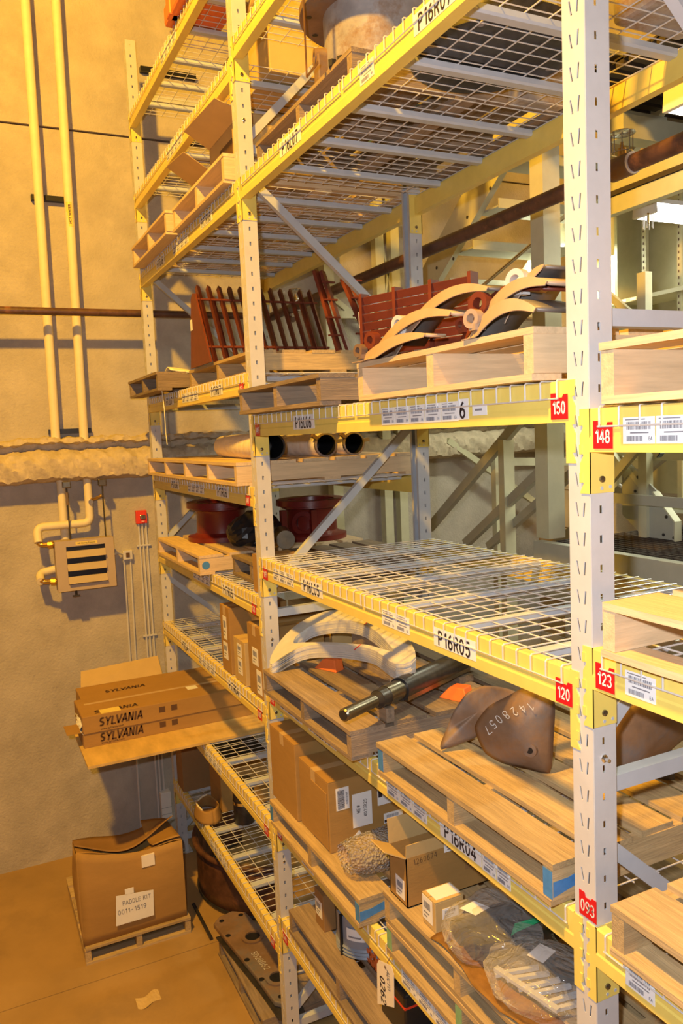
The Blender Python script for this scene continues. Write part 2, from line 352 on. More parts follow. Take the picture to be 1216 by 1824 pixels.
for z in (-.94, -1.00 + .06 - 0): pass
def bolt(root, x, y, z, r=.008, d=(1, 0, 0), m='chrome', nm='bolt'):
    g = G(); g.lathe((x, y, z), [(0, .006), (r * .6, .006), (r, .004), (r, 0)], 10, ax=d); return part(root, nm, g, m, smooth=True)
bolt(U[0], 0, .034, -.775, .011); part(U[0], 'bolt', G().tube([(0, .034, -.775), (.02, .034, -.775)], .005, 8), 'chrome')
bolt(U[1], PX[1], .034, -1.00); bolt(U[1], PX[1], .034, 1.72); bolt(U[1], PX[1], .034, -2.28)

# ---------------------------------------------------------------- rack beams with connectors, stickers
def sticker(b, x0, x1, z0, z1, m='paper', nm='sticker', y=-.0065):
    return part(b, nm, G().box(x0, x1, y, y + .0012, z0, z1), m)
def sign(b, xc, k, txt):
    st = sticker(b, xc - .122, xc + .122, L_(k) + .128, L_(k) + .192)
    text(st, txt, (xc, -.0072, L_(k) + .158), .075, 'ink', sx=.92)
def barcodes(b, x0, x1, k, n=1):
    w_ = (x1 - x0) / n
    for i in range(n):
        a = x0 + i * w_; st = sticker(b, a + .002, a + w_ - .002, L_(k) + .125, L_(k) + .187, nm='barcode_sticker')
        zz = L_(k)
        def put(g, u0, u1, v0, v1): g.box(u0, u1, -.0072, -.0064, v0, v1)
        g = bars(a + w_ * .14, a + w_ * .86, zz + .158, zz + .176, put, 9); g2 = bars(a + w_ * .14, a + w_ * .62, zz + .131, zz + .143, put, 9)
        g.v += g2.v; n0 = len(g.v) - len(g2.v); g.f += [tuple(q + n0 for q in f) for f in g2.f]
        g.box(a + w_ * .1, a + w_ * .7, -.0072, -.0064, zz + .180, zz + .1825); g.box(a + w_ * .25, a + w_ * .8, -.0072, -.0064, zz + .149, zz + .152)
        part(st, 'barcode', g, 'ink_grey')
        if w_ > .05: text(st, 'EA', (a + w_ * .86, -.0073, zz + .137), .012, 'ink_grey')
def redtag(root, x, z, txt, y=-.0085, skew=0):
    g = G(); g.prism([(x - .032, y, z - .034), (x + .032, y, z - .034 + skew), (x + .032, y, z + .03 + skew), (x + .016, y, z + .03 + skew), (x + .012, y, z + .022), (x - .008, y, z + .022), (x - .012, y, z + .034), (x - .032, y, z + .034)], (0, .0015, 0))
    t = part(root, 'number_tag', g, 'tag_red'); text(t, txt, (x, y - .0006, z - .004), .047, 'tag_white', sx=.8); return t
def connector(root, Xe, side, k, rear=False):
    """Xe: post side face the connector sits on; side=+1 beam goes to +x, -1 to -x"""
    z0, z1 = L_(k), L_(k) + .213; g = G(); yf = D if rear else 0; sg = -1 if rear else 1
    xa, xb = sorted((Xe + side * .0002, Xe + side * .0045))
    ya, yb = sorted((yf - sg * .005, yf + sg * PD))
    g.box(xa, xb, ya, yb, z0, z1)
    # flange wrapping on the slotted face, edge toothed
    x_out = Xe + side * .0045; e = Xe - side * .030; t = []
    n = 3
    zz = z0
    edge = [(e, z0)]
    for i in range(n):
        a = z0 + (i + .35) * .213 / n; edge += [(e, a - .02), (e - side * -.012, a), (e, a + .028)]
    edge.append((e, z1))
    poly = [(x_out, yf - sg * .0052, z0)] + [(x, yf - sg * .0052, z) for x, z in edge] + [(x_out, yf - sg * .0052, z1)]
    g.prism(poly, (0, sg * .004, 0))
    c = part(root, 'connector', g, 'yellow_paint')
    if not rear:
        for i in range(3):
            a = z0 + .04 + i * .072; h = G().box(min(e, e - side * -.010) , max(e, e - side * -.010) , -.008, -.003, a - .012, a + .012); part(c, 'locking_tab', h, 'yellow_paint')
    xo = Xe + side * .0045
    if side > 0:
        bolt(c, xo, yf + sg * .034, z0 + .035, .0085, (1, 0, 0), 'gun_steel')
        q = G().lathe((xo, yf + sg * .034, z0 + .012), [(0, .001), (.005, .001), (.005, 0)], 8, ax=(1, 0, 0)); q.lathe((xo, yf + sg * .062, z0 + .014), [(0, .001), (.005, .001), (.005, 0)], 8, ax=(1, 0, 0))
        part(c, 'rivet', q, 'brace_paint')
    return c
def beam(bay, k, rear=False, label=''):
    Xl = PX[bay + 1] if bay >= 0 else 0.; Xr = (PX[bay] if bay >= 0 else PX[-1]) - PW
    t = thing('rack_beam', label, 'beam', ((Xl + Xr) / 2, D if rear else 0, L_(k)), ('rear' if rear else 'front') + ' beams of the pallet rack')  # load beam of the pallet rack, hooked between two posts
    if rear: P = [(D + .001, .105), (D + .001, .213), (D - .028, .213), (D - .028, .198), (D - .042, .198), (D - .042, .105)]
    else: P = [(-.005, .105), (-.005, .140), (-.0022, .146), (-.0022, .209), (.002, .213), (.028, .213), (.028, .198), (.042, .198), (.042, .105)]
    g = G().prism([(Xl + .0045, y, z + L_(k)) for y, z in P], (Xr - Xl - .009, 0, 0)); part(t, 'beam_body', g, 'yellow_paint')
    connector(t, Xl, 1, k, rear); connector(t, Xr, -1, k, rear)
    return t
W16 = {25: 'topmost', 16: 'P16L07', 0: 'P16L06', -10: 'P16L05', -19: 'P16L04', -29: 'unlettered', -37: 'lowest'}
B = {}
B[0, 25] = beam(0, 25, label='bright yellow beam going out of the top of the photo right of the middle post')
B[0, 16] = beam(0, 16, label='bright yellow beam lettered P16L07 and P16R07')
B[0, 0] = beam(0, 0, label='yellow beam lettered P16L06 with red 150 tag at its right end')
B[0, -10] = beam(0, -10, label='yellow beam lettered P16L05 and P16R05 with red 120 tag')
B[0, -19] = beam(0, -19, label='yellow beam lettered P16L04 and P16R04 under the worn pallets')
B[0, -29] = beam(0, -29, label='yellow beam the cream 0262 tag hangs in front of')
B[0, -37] = beam(0, -37, label='lowest yellow beam of the P16 bay, bottom edge of the photo')
for k in (16, 0, -10, -19):
    sign(B[0, k], -1.80, k, 'P16L0%d' % {16: 7, 0: 6, -10: 5, -19: 4}[k]); (k and sign(B[0, k], -.63, k, 'P16R0%d' % {16: 7, 0: 6, -10: 5, -19: 4}[k]))
st = sticker(B[0, 0], -.566, -.51, .128, .192); text(st, '6', (-.541, -.0072, .158), .075); barcodes(B[0, 0], -1.065, -.565, 0, 5); barcodes(B[0, -10], -1.124, -.915, -10, 2); barcodes(B[0, -19], -1.14, -.84, -19, 3); barcodes(B[0, -19], -.505, -.355, -19, 2)
st = sticker(B[0, 0], -.489, -.416, L_(0) + .138, L_(0) + .168); part(st, 'print', G().box(-.475, -.44, -.0072, -.0064, .152, .158), 'ink_grey')
sticker(B[0, -19], -1.69, -1.61, L_(-19) + .13, L_(-19) + .17); barcodes(B[0, 16], -1.13, -1.02, 16, 1); barcodes(B[0, -29], -1.08, -.6, -29, 4)
barcodes(B[0, -29], -2.1, -1.95, -29, 1); barcodes(B[0, -19], -2.3, -2.0, -19, 3); barcodes(B[0, -10], -2.3, -2.02, -10, 3)
redtag(B[0, 0], -.101, .148, '150'); redtag(B[0, -10], -.101, -.617, '120'); 
for k, n in ((0, '149'), (-10, '119'), (-19, '092'), (-29, '066'), (-37, '041')): redtag(B[0, k], -2.41, L_(k) + .14, n)
B[-1, -1] = beam(-1, -1, label='yellow beam with the red 148 tag, right edge of the photo')
B[-1, -9] = beam(-1, -9, label='yellow beam with the red 123 tag right of the nearest post')
B[-1, -19] = beam(-1, -19, label='yellow beam at bottom right under the blue-smeared pallet')
redtag(B[-1, -1], .053, L_(-1) + .148, '148'); redtag(B[-1, -9], .051, L_(-9) + .148, '123'); redtag(U[0], -.026, -1.19, '093', y=-.004)
barcodes(B[-1, -1], .115, .51, -1, 4); barcodes(B[-1, -9], .115, .213, -9); barcodes(B[-1, -19], .108, .206, -19)
P17 = [(32, 'highest yellow beam of the far bay, crossing the top left'), (24, 'second beam down of the far bay, reaching the middle post high up'),
       (16, 'yellow beam lettered P17R08 under the broken pallet'), (3, 'yellow beam lettered P17R07 below the red grates'),
       (-5, 'yellow beam lettered P17R06 below the wrapped pipes'), (-13, 'yellow beam lettered P17R05 below the red castings'),
       (-21, 'yellow beam lettered P17R04 below the standing cartons'), (-30, 'yellow beam of the far bay just right of the lamp cartons'),
       (-39, 'lowest yellow beam of the far bay above the rusty plate')]
for k, lb in P17:
    B[1, k] = beam(1, k, label=lb)
    n = {16: 8, 3: 7, -5: 6, -13: 5, -21: 4, 24: 9, 32: 10, -30: 3, -39: 2}[k]
    if k in (16, 3, -5, -13, -21): sign(B[1, k], -3.10, k, 'P17R%02d' % n)
    if k in (16, 3, -5, -21): sign(B[1, k], -4.27, k, 'P17L%02d' % n)
    barcodes(B[1, k], -3.9, -3.5, k, 4)
    if k <= 3: redtag(B[1, k], -2.63, L_(k) + .14, {3: '151', -5: '147', -13: '121', -21: '118', -30: '091', -39: '067'}[k])
for k, lb in ((25, 'rear yellow beam of the topmost P16 shelf'), (16, 'dull yellow rear beam of the P16L07 shelf, in front of the beige stair'), (0, 'rear beam of the P16L06 shelf, hidden by the pallets'),
              (-10, 'rear beam of the empty P16L05 shelf'), (-19, 'rear beam of the P16L04 shelf'), (-29, 'rear beam of the shelf with the W E cartons'), (-37, 'rear beam of the lowest P16 shelf')):
    beam(0, k, True, lb)
for k, n in ((32, 'highest'), (24, 'second'), (16, 'third'), (3, 'fourth'), (-5, 'fifth'), (-13, 'sixth'), (-21, 'seventh'), (-30, 'eighth'), (-39, 'ninth')):
    beam(1, k, True, f'rear yellow beam of the far bay, {n} from the top')
for k, n in ((-1, 'upper'), (-9, 'middle'), (-19, 'lower')): beam(-1, k, True, f'{n} rear beam of the bay right of the nearest post')

# ---------------------------------------------------------------- wire decks
DW = 1.175
def deck_proto():
    t = thing('wire_deck', 'x', 'wire deck', (0, 0, 0), 'wire decks on the beams')
    g = G(); r = .0026; zt = .2165; nY = 19; x0 = .012
    for i in range(nY):
        x = x0 + i * .0640
        g.tube([(x, -.0085, .166), (x, -.0085, zt - .004), (x, -.004, zt), (x, D + .003, zt), (x, D + .006, .18)], r, 6)
    for y in [-.0085] + [.045 + j * .1 for j in range(11)]:
        z = zt - .005 if y > 0 else .168
        g.tube([(x0 - .006, y, z), (x0 + (nY - 1) * .064 + .006, y, z)], r, 6)
    part(t, 'wire_mesh', g, 'wire_zinc')
    for x in (.235, .615, .995):
        h = G().prism([(x + .024, .043, .2095), (x - .024, .043, .2095), (x - .024, .043, .19), (x - .018, .043, .182), (x + .018, .043, .182), (x + .024, .043, .19)], (0, D - .086, 0))
        part(t, 'support_channel', h, 'channel_paint')
    return t
dp = deck_proto(); first = True
def deck(x, k, label):
    global first
    o = dp if first else cp(dp); first = False
    o.location = (x, 0, L_(k)); o['label'] = label
nm16 = {25: 'topmost P16 shelf', 16: 'P16L07 shelf', 0: 'P16L06 shelf', -10: 'empty P16L05 shelf', -19: 'P16L04 shelf', -29: 'shelf with the W E carton', -37: 'lowest P16 shelf'}
for k in nm16:
    for x, h in ((-2.478 + .02, 'left'), (-2.478 + 1.205, 'right')): deck(x, k, f'{h} wire deck of the {nm16[k]}')
for k, n in ((32, 'highest'), (24, 'second'), (16, 'third'), (3, 'fourth'), (-5, 'fifth'), (-13, 'sixth'), (-21, 'seventh'), (-30, 'eighth'), (-39, 'ninth')):
    for x, h in ((-4.956 + .02, 'farther'), (-4.956 + 1.205, 'nearer')): deck(x, k, f'{h} wire deck of the far bay, {n} shelf from the top')
for k, n in ((-1, 'under the pale new pallet'), (-9, 'under the thick-topped pallet'), (-19, 'below the number 093')):
    deck(.03, k, f'wire deck right of the nearest post, {n}')

# ---------------------------------------------------------------- pallets
PART = part
def pallet(x0, x1, y0, y1, zb, label, wood='wood', h=.128, nt_=7, loc=None, paint=None, gaps=(), bottoms=3, tt=.018, wob=.006, strs=None, swap=False):
    t = thing('pallet', label, 'pallet', ((x0 + x1) / 2, (y0 + y1) / 2, zb), 'wooden pallets on the rack')
    hs = h - 2 * tt
    if swap: t.location = ((y0 + y1) / 2, (x0 + x1) / 2, zb); ORI[t.name] = Vector(t.location)
    def part(root, name, g, m, **k):
        if swap: g.v = [Vector((v.y, v.x, v.z)) for v in g.v]; m = m[:-1] + ('y' if m[-1] == 'x' else 'x')
        return PART(root, name, g, m, **k)
    for x in (strs or (x0, (x0 + x1) / 2 - .02, x1 - .04)):
        st = part(t, 'stringer', G().box(x, x + .04, y0 + .004, y1 - .004, zb + tt, zb + tt + hs), wood + '_y')
        if paint and x in (x0, x1 - .04) or paint == 'green_paint' and x != x0:
            pm = paint if x != x1 - .04 or paint != 'blue_paint' else 'blue_paint'
            if paint == 'blue_paint' and x == x0: pass
            part(st, 'painted_end', G().box(x + .001, x + .039, y0 + .0025, y0 + .0045, zb + tt + .004, zb + tt + hs - .008), pm)
            if x == x1 - .04 and paint == 'blue_paint':
                g = G(); g.prism([(x + .0405, y0 + .005, zb + tt + .01), (x + .0405, y0 + .13, zb + tt + .035), (x + .0405, y0 + .15, zb + tt + .075), (x + .0405, y0 + .06, zb + tt + .055), (x + .0405, y0 + .005, zb + tt + .055)], (.001, 0, 0)); part(st, 'painted_end', g, pm)
    def boards(n, z, skip=()):
        span = y1 - y0; wd = span / (n + (n - 1) * .28) if n > 3 else .10
        for i in range(n):
            if i in skip: continue
            a = y0 + i * (span - wd) / max(1, n - 1) + random.uniform(-.003, .003); ex0, ex1 = random.uniform(-wob, wob), random.uniform(-wob, wob)
            g = G(); m = 6
            pts = []
            for q in range(m + 1):
                x = x0 + ex0 + (x1 - x0 + ex1 - ex0) * q / m; j0, j1 = random.uniform(-.0015, .0015), random.uniform(-.0015, .0015); zz = z + random.uniform(-.001, .001) * (wob > .004)
                pts += [(x, a + j0, zz), (x, a + wd + j1, zz), (x, a + wd + j1, zz + tt), (x, a + j0, zz + tt)]
            fs = [(0, 1, 2, 3), tuple(m * 4 + q for q in (3, 2, 1, 0))] + [(4 * q + r, 4 * q + (r + 1) % 4, 4 * q + 4 + (r + 1) % 4, 4 * q + 4 + r) for q in range(m) for r in range(4)]
            g.add(pts, fs); part(t, 'deckboard' if z > zb + .01 else 'bottom_board', g, wood + '_x')
    boards(nt_, zb + h - tt, gaps); boards(bottoms, zb)
    return t
Y1 = 1.10
z = ZT(-19); PL4L = pallet(-2.30, -1.28, -.09, Y1, z, 'worn grey-brown pallet under the stepped steel shaft, P16L04 shelf', 'oldwood', nt_=6)
PL4R = pallet(-1.125, -.115, -.05, Y1, z, 'stained pallet with blue-smeared corner under the rusty curved plates', 'wood', paint='blue_paint', nt_=7)
pallet(.105, 1.1, -.05, Y1, z, 'pallet with a blue-painted front corner at the bottom right edge', 'wood', paint=None, nt_=6)
t = thing('pallet', 'second pale pallet lying behind the nearest post at the bottom right', 'pallet', (.6, .6, z + .128), 'wooden pallets on the rack'); bpy.data.objects.remove(t)
z = ZT(0)
PL6L = pallet(-2.44, -1.42, -.09, Y1, z, 'weathered pallet left of the taller one on the P16L06 beam', 'oldwood', nt_=6)
PL6R = pallet(-1.145, -.14, -.06, Y1, z, 'pale pallet carrying the curved plates above the P16R06 sign', 'newwood', h=.138)
pallet(.10, 1.12, -.06, Y1, ZT(-1), 'pale new pallet above the red 148 tag', 'newwood', h=.142)
pallet(.085, 1.1, -.05, Y1, ZT(-9), 'pale new pallet with thick top board above the red 123 tag', 'newwood', h=.135, nt_=5)
PL3L = pallet(-2.40, -1.335, -.06, Y1, ZT(-29), 'pallet with painted ends carrying the tall cartons', 'wood', paint='blue_paint', nt_=6)
z = ZT(-29)
PL3R = pallet(-1.16, -.13, -.03, Y1, z + .130, 'upper of two stacked pallets, under the bagged parts', 'wood', nt_=6)
pallet(-1.15, -.13, -.03, Y1, z, 'lower of two stacked pallets with green ends under the bagged parts', 'wood', paint='green_paint', nt_=5)
pallet(-2.33, -1.1, -.01, Y1, ZT(-37), 'greenish pallet under the grey cable reel, lowest shelf', 'oldwood', nt_=7)
PB_ = pallet(-4.60, -3.42, -.09, Y1, ZT(-13), 'bright pallet with a blue-spotted block under the red castings', 'newwood', nt_=6)
part(PB_, 'painted_spot', G().lathe((-3.4195, -.045, ZT(-13) + .062), [(0, .001), (.026, .001), (.026, 0)], 16, ax=(1, 0, 0)), 'blue_paint')
pallet(-3.52 + .2, -2.62, .1, Y1, ZT(-13), 'pallet under the right-hand red casting, half behind the middle post', 'oldwood', nt_=6)
pallet(-4.86, -2.62, -.07, Y1, ZT(-5), 'long pallet under the wrapped pipes', 'newwood', nt_=6, strs=(-4.86, -4.3, -3.75, -3.2, -2.66))
pallet(-4.92, -3.95, -.16, Y1, ZT(3), 'dark pallet overhanging the P17R07 beam by the far post', 'oldwood', nt_=5)
pallet(-3.93, -2.62, .06, Y1, ZT(3), 'pallet under the red louvred grates', 'wood', nt_=6)
pallet(-4.80, -3.72, -.09, Y1, ZT(16), 'broken bright pallet at the far end of the P17R08 beam', 'newwood', nt_=5, h=.15)
pallet(-3.68, -2.60, -.05, Y1, ZT(16), 'pallet with torn cartons on it above the P17R08 sign', 'newwood', nt_=6, h=.15)
pallet(-2.37, -1.30, .05, Y1, ZT(16), 'splintered pallet under the big flanged housing', 'oldwood', nt_=6, h=.13)
pallet(-3.50, -2.62, -.10, Y1, -3.42, 'dark pallet on the floor under the rusty bolted plate', 'oldwood', nt_=5)
PF = pallet(-.93, -.20, -4.84, -3.84, -3.42, 'low pallet on the floor under the crushed paddle carton', 'wood', nt_=6, h=.12, swap=True)

# ---------------------------------------------------------------- cartons
def carton(x0, x1, y0, y1, z0, z1, label, m='cardboard', group=None, gap='x', tape=True, rot=None):
    t = thing('carton', label, 'box', ((x0 + x1) / 2, (y0 + y1) / 2, z0), group)
    part(t, 'body', G().box(x0, x1, y0, y1, z0, z1 - .004), m, bev=.003)
    if gap == 'x':
        ym = (y0 + y1) / 2
        part(t, 'flap', G().box(x0, x1, y0, ym - .0015, z1 - .0035, z1), m); part(t, 'flap', G().box(x0, x1, ym + .0015, y1, z1 - .0035, z1), m)
        if tape: part(t, 'tape', G().box(x0 + .001, x1 + .0008, ym - .025, ym + .025, z1, z1 + .0006).box(x1, x1 + .0008, ym - .025, ym + .025, z1 - .06, z1), 'tape')
    else:
        xm = (x0 + x1) / 2
        part(t, 'flap', G().box(x0, xm - .0015, y0, y1, z1 - .0035, z1), m); part(t, 'flap', G().box(xm + .0015, x1, y0, y1, z1 - .0035, z1), m)
        if tape: part(t, 'tape', G().box(xm - .025, xm + .025, y0 - .0008, y1, z1, z1 + .0006).box(xm - .025, xm + .025, y0 - .0008, y0, z1 - .06, z1), 'tape')
    return t
def lab(t, face, a0, a1, z0, z1, at, m='paper', nm='shipping_label', bar=True):
    """face '-y': a = x, at = y ; '+x': a = y, at = x"""
    if face == '-y': o = part(t, nm, G().box(a0, a1, at - .0012, at, z0, z1), m)
    else: o = part(t, nm, G().box(at, at + .0012, a0, a1, z0, z1), m)
    if bar:
        def put(g, u0, u1, v0, v1):
            if face == '-y': g.box(u0, u1, at - .0017, at - .001, v0, v1)
            else: g.box(at + .001, at + .0017, u0, u1, v0, v1)
        w_ = a1 - a0; h_ = z1 - z0; g = bars(a0 + .15 * w_, a0 + .8 * w_, z0 + .5 * h_, z0 + .8 * h_, put, 5)
        put(g, a0 + .15 * w_, a0 + .7 * w_, z0 + .3 * h_, z0 + .36 * h_); put(g, a0 + .15 * w_, a0 + .5 * w_, z0 + .14 * h_, z0 + .2 * h_)
        part(o, 'print', g, 'ink_grey')
    return o
zc = ZT(-29) + .130
c1 = carton(-2.445, -2.09, -.02, .46, zc, -1.455, 'tall plain carton beside the middle post, behind the W E carton', gap='y')
c2 = carton(-2.075, -1.725, -.005, .50, zc, -1.515, 'brown carton with white label reading WE# 4025R25', gap='y')
part(c2, 'side_panel', G().box(-1.92, -1.74, -.009, -.0055, zc + .01, -1.57), 'cardboard', bev=.002)
l = lab(c2, '+x', .117, .221, -1.768, -1.602, -1.7249, bar=False); text(l, 'WE#', (-1.7235, .148, -1.68), .028, 'ink', '+x', PI / 2, th=.11); text(l, '4025R25', (-1.7235, .185, -1.68), .026, 'ink', '+x', PI / 2, th=.11)
l = lab(c2, '+x', .034, .102, -1.662, -1.553, -1.7249, bar=False)
g = G(); q = -1.655
while q < -1.565: hh = random.choice((.0015, .003)); g.box(-1.7238, -1.7232, .042, .078, q, q + hh); q += hh + .002
part(l, 'print', g, 'ink'); text(l, 'U2X01398R', (-1.7232, .090, -1.608), .014, 'ink_grey', '+x', PI / 2)
l = lab(c2, '+x', .253, .345, -1.69, -1.59, -1.7249, bar=False); part(l, 'print', G().box(-1.7238, -1.7232, .258, .278, -1.65, -1.60), 'ink')
l = lab(c2, '+x', .283, .388, -1.787, -1.738, -1.7249, bar=True); part(l, 'print', G().box(-1.7238, -1.7230, .286, .306, -1.783, -1.770), 'ink')
l = part(c2, 'torn_label', G().prism([(-1.7235, .104, -1.818), (-1.7235, .160, -1.806), (-1.7235, .148, -1.782)], (.001, 0, 0)), 'paper')
# bubble wrap bundle
g = G()
def bub(u, v):
    a = 2 * PI * v; x = -1.52 + .02 * math.sin(5 * u); r = .105 * (1 - .25 * abs(2 * u - 1) ** 3) * (1 + .06 * math.sin(a * 3 + u * 6))
    return (x + r * .9 * math.cos(a), -.03 + .36 * u, zc + .085 + r * .78 * math.sin(a))
g.grid(bub, 16, 28)
t = thing('bubble_wrap_bundle', 'roll of clear bubble wrap lying in front of the W E carton', 'bubble wrap', (-1.52, .15, zc)); part(t, 'wrapping', g, 'bubble_plastic', smooth=True)
part(t, 'wrapped_part', G().tube([(-1.52, .02, zc + .085), (-1.52, .29, zc + .085)], .07, 16), 'cardboard_light', smooth=True)
g = G()
for i in range(420):
    u, a = random.random(), random.random(); p = Vector(bub(u, a)); q = Vector(bub(.5, a)); n = Vector((p.x + 1.52, 0, p.z - zc - .085)).normalized()
    g.lathe(p, [(.006, 0), (.0045, .003), (0, .0042)], 6, ax=n)
o = part(t, 'bubble', g, 'bubble_plastic', smooth=True); o['kind'] = 'stuff'
# open carton, upper pallet
zr = ZT(-29) + .260
t = thing('carton', 'open carton with raised flaps and scrawled number on the upper pallet', 'box', (-1.07, .2, zr)); x0, x1, y0, y1, z0, z1 = -1.135, -1.00, -.01, .42, zr, zr + .20
for nm, bx in (('wall', (x0, x0 + .004, y0, y1, z0, z1)), ('wall', (x1 - .004, x1, y0, y1, z0, z1)), ('wall', (x0, x1, y0, y0 + .004, z0, z1)), ('wall', (x0, x1, y1 - .004, y1, z0, z1)), ('bottom', (x0, x1, y0, y1, z0, z0 + .004))):
    wl = part(t, nm, G().box(*bx), 'cardboard')
part(t, 'flap', G().bar((x1 - .002, (y0 + y1) / 2, z1), (x1 + .004, (y0 + y1) / 2, z1 + .055), .43, .003, (1, 0, 0)), 'cardboard_light')
part(t, 'flap', G().bar((x0 + .002, (y0 + y1) / 2, z1), (x0 - .006, (y0 + y1) / 2, z1 + .10), .43, .003, (1, 0, 0)), 'cardboard_light')
part(t, 'flap', G().add([(x0, y0, z1), (x1, y0, z1), (x1 - .01, y0 - .085, z1 + .045), (x0 + .01, y0 - .085, z1 + .045)], [(0, 1, 2, 3)]), 'cardboard_light', sol=.004)
text(t, '1260674', (x1 + .001, .075, z1 - .02), .034, 'ink_brown', '+x', .06, 'handwriting'); lab(t, '+x', .16, .25, z1 - .02, z1 + .04, x1 + .004)
lab(t, '-y', x0 + .05, x1 - .02, z0 + .02, z0 + .10, y0)
part(t, 'tape', G().box(x1, x1 + .001, .26, .30, z0 + .08, z1 - .02), 'cardboard_dark')
c = carton(-.905, -.815, .0, .125, zr, zr + .118, 'small carton with white labels in front of the open carton', 'cardboard_light', gap='y', tape=False)
lab(c, '-y', -.903, -.835, zr + .02, zr + .112, 0); lab(c, '+x', .03, .10, zr + .045, zr + .085, -.815)
part(c, 'shipping_label', G().box(-.90, -.83, .015, .12, zr + .118, zr + .119), 'paper')
# bagged parts
def bag(name, label, c, rx_, ry_, rz_, core, cm, lblspot, seed, ang=0):
    random.seed(seed); t = thing(name, label, 'bag', c); ph = [random.uniform(0, 6) for _ in range(8)]
    def fn(u, v):
        a = 2 * PI * v; th = PI * u; r = 1 + .12 * math.sin(3 * a + ph[0]) * math.sin(th * 2 + ph[1]) + .07 * math.sin(7 * a + ph[2] + 4 * u) + .05 * math.sin(11 * th + ph[3] + 2 * a)
        X = rx_ * r * math.sin(th) * math.cos(a); Y = -ry_ * math.cos(th) * (1 + .04 * math.sin(5 * a)); Zv = rz_ * r * math.sin(th) * math.sin(a)
        xx = X * math.cos(ang) - Y * math.sin(ang); yy = X * math.sin(ang) + Y * math.cos(ang)
        return (c[0] + xx, c[1] + yy, max(c[2] + .001, c[2] + rz_ * .8 + Zv))
    part(t, 'plastic_film', G().grid(fn, 22, 30), 'clear_plastic', smooth=True); part(t, 'bagged_part', core, cm, smooth=True)
    if lblspot: part(t, 'shipping_label', G().add(lblspot, [(0, 1, 2, 3)]), 'paper', sol=.001)
    return t
g = G()
for i, (dx, r) in enumerate(((-.07, .042), (.01, .046), (.075, .036))): g.tube([(-.66 + dx, .03, zr + .045), (-.64 + dx, .30, zr + .05)], r, 14)
bag('parts_bag', 'clear plastic bag with dark machined parts beside the small carton', (-.655, .15, zr), .17, .19, .085, g, 'dark_steel', [(-.715, .04, zr + .142), (-.645, .06, zr + .148), (-.655, .125, zr + .152), (-.72, .105, zr + .147)], 3, -.1)
g = G()
for i in range(6): g.bar((-.50 + .045 * i, .03 + .012 * i, zr + .03 + .008 * (i % 2)), (-.45 + .04 * i, .17 + .01 * i, zr + .04), .014, .012)
g.bar((-.51, .04, zr + .045), (-.26, .09, zr + .045), .02, .012)
bag('parts_bag', 'clear plastic bag with grey toothed parts at the bottom beside the nearest post', (-.38, .13, zr), .19, .17, .075, g, 'brace_paint', [(-.42, .10, zr + .125), (-.365, .12, zr + .125), (-.385, .19, zr + .13), (-.44, .17, zr + .13)], 5, .1)
t = thing('oily_liner', 'brown oil-soaked liner sheet under the two parts bags', 'liner', (-.6, .06, zr))
part(t, 'sheet', G().grid(lambda u, v: (-.80 + .62 * u, -.035 + .12 * v + .012 * math.sin(9 * u), zr + .004 + .010 * abs(math.sin(14 * u + 5 * v))), 30, 6), 'amber_oil', smooth=True, sol=.002)
t = thing('steel_shaft', 'dark oiled shaft end behind the bagged parts', 'shaft', (-.76, .25, zr))
part(t, 'shaft', G().tube([(-.765, .14, zr + .035), (-.745, .36, zr + .035)], .035, 20), 'gun_steel', smooth=True); part(t, 'journal', G().tube([(-.745, .36, zr + .035), (-.742, .43, zr + .035)], .027, 20), 'gun_steel', smooth=True)
part(t, 'end_face', G().tube([(-.742, .43, zr + .035), (-.7415, .434, zr + .035)], .02, 16), 'chrome', smooth=True)
t = thing('bearing_rings', 'stack of dark steel rings beside the nearest post near the bottom', 'rings', (-.44, .34, zr))
for i in range(5): part(t, 'ring', G().lathe((-.44, .34, zr + .002 + i * .021), [(.115, 0), (.125, .003), (.125, .016), (.115, .019), (.088, .019), (.085, .003)], 40, True), 'gun_steel', smooth=True)
t = thing('green_tag', 'green plastic tag standing up between bag and steel rings', 'tag', (-.56, .2, zr)); part(t, 'tag', G().prism([(-.575, .155, zr + .085), (-.565, .17, zr + .10), (-.53, .33, zr + .135), (-.52, .345, zr + .15), (-.53, .28, zr + .14), (-.572, .17, zr + .125)], (.002, 0, -.002)), 'green_tag')
text(t, 'SUN', (-.5465, .25, zr + .128), .02, 'ink', Matrix.Rotation(1.35, 3, 'Z') @ Matrix.Rotation(PI / 2, 3, 'X'), .28)
# P16 L02: reel, crate, tag
zq = ZT(-37) + .128
t = thing('cable_reel', 'grey corrugated hose reel tied with black straps on the low pallet', 'reel', (-1.88, .24, zq))
prof = [(.0, .004), (.15, .004)] + sum([[(.158, .01 + i * .018), (.150, .019 + i * .018)] for i in range(3)], []) + [(.150, .08), (.150, .20), (.140, .205), (.06, .205), (.06, .0)]
part(t, 'coil', G().lathe((-1.88, .24, zq), prof, 48), 'reel_grey', smooth=True)
for a in (3.9, 4.9, 5.9, 1.2):
    ca, sa = math.cos(a), math.sin(a); g = G()
    for p0, p1 in (((.154, .0), (.154, .212)), ((.154, .212), (.06, .212))): g.bar((-1.88 + ca * p0[0], .24 + sa * p0[0], zq + p0[1]), (-1.88 + ca * p1[0], .24 + sa * p1[0], zq + p1[1]), .022, .008, (-sa, ca, 0))
    part(t, 'strap', g, 'black')
part(t, 'strap_knob', G().lathe((-1.90, .10, zq + .215), [(0, .03), (.018, .025), (.022, .01), (.018, 0)], 12), 'black', smooth=True); part(t, 'strap_knob', G().lathe((-2.02, .26, zq + .215), [(0, .03), (.018, .025), (.022, .01), (.018, 0)], 12), 'black', smooth=True)
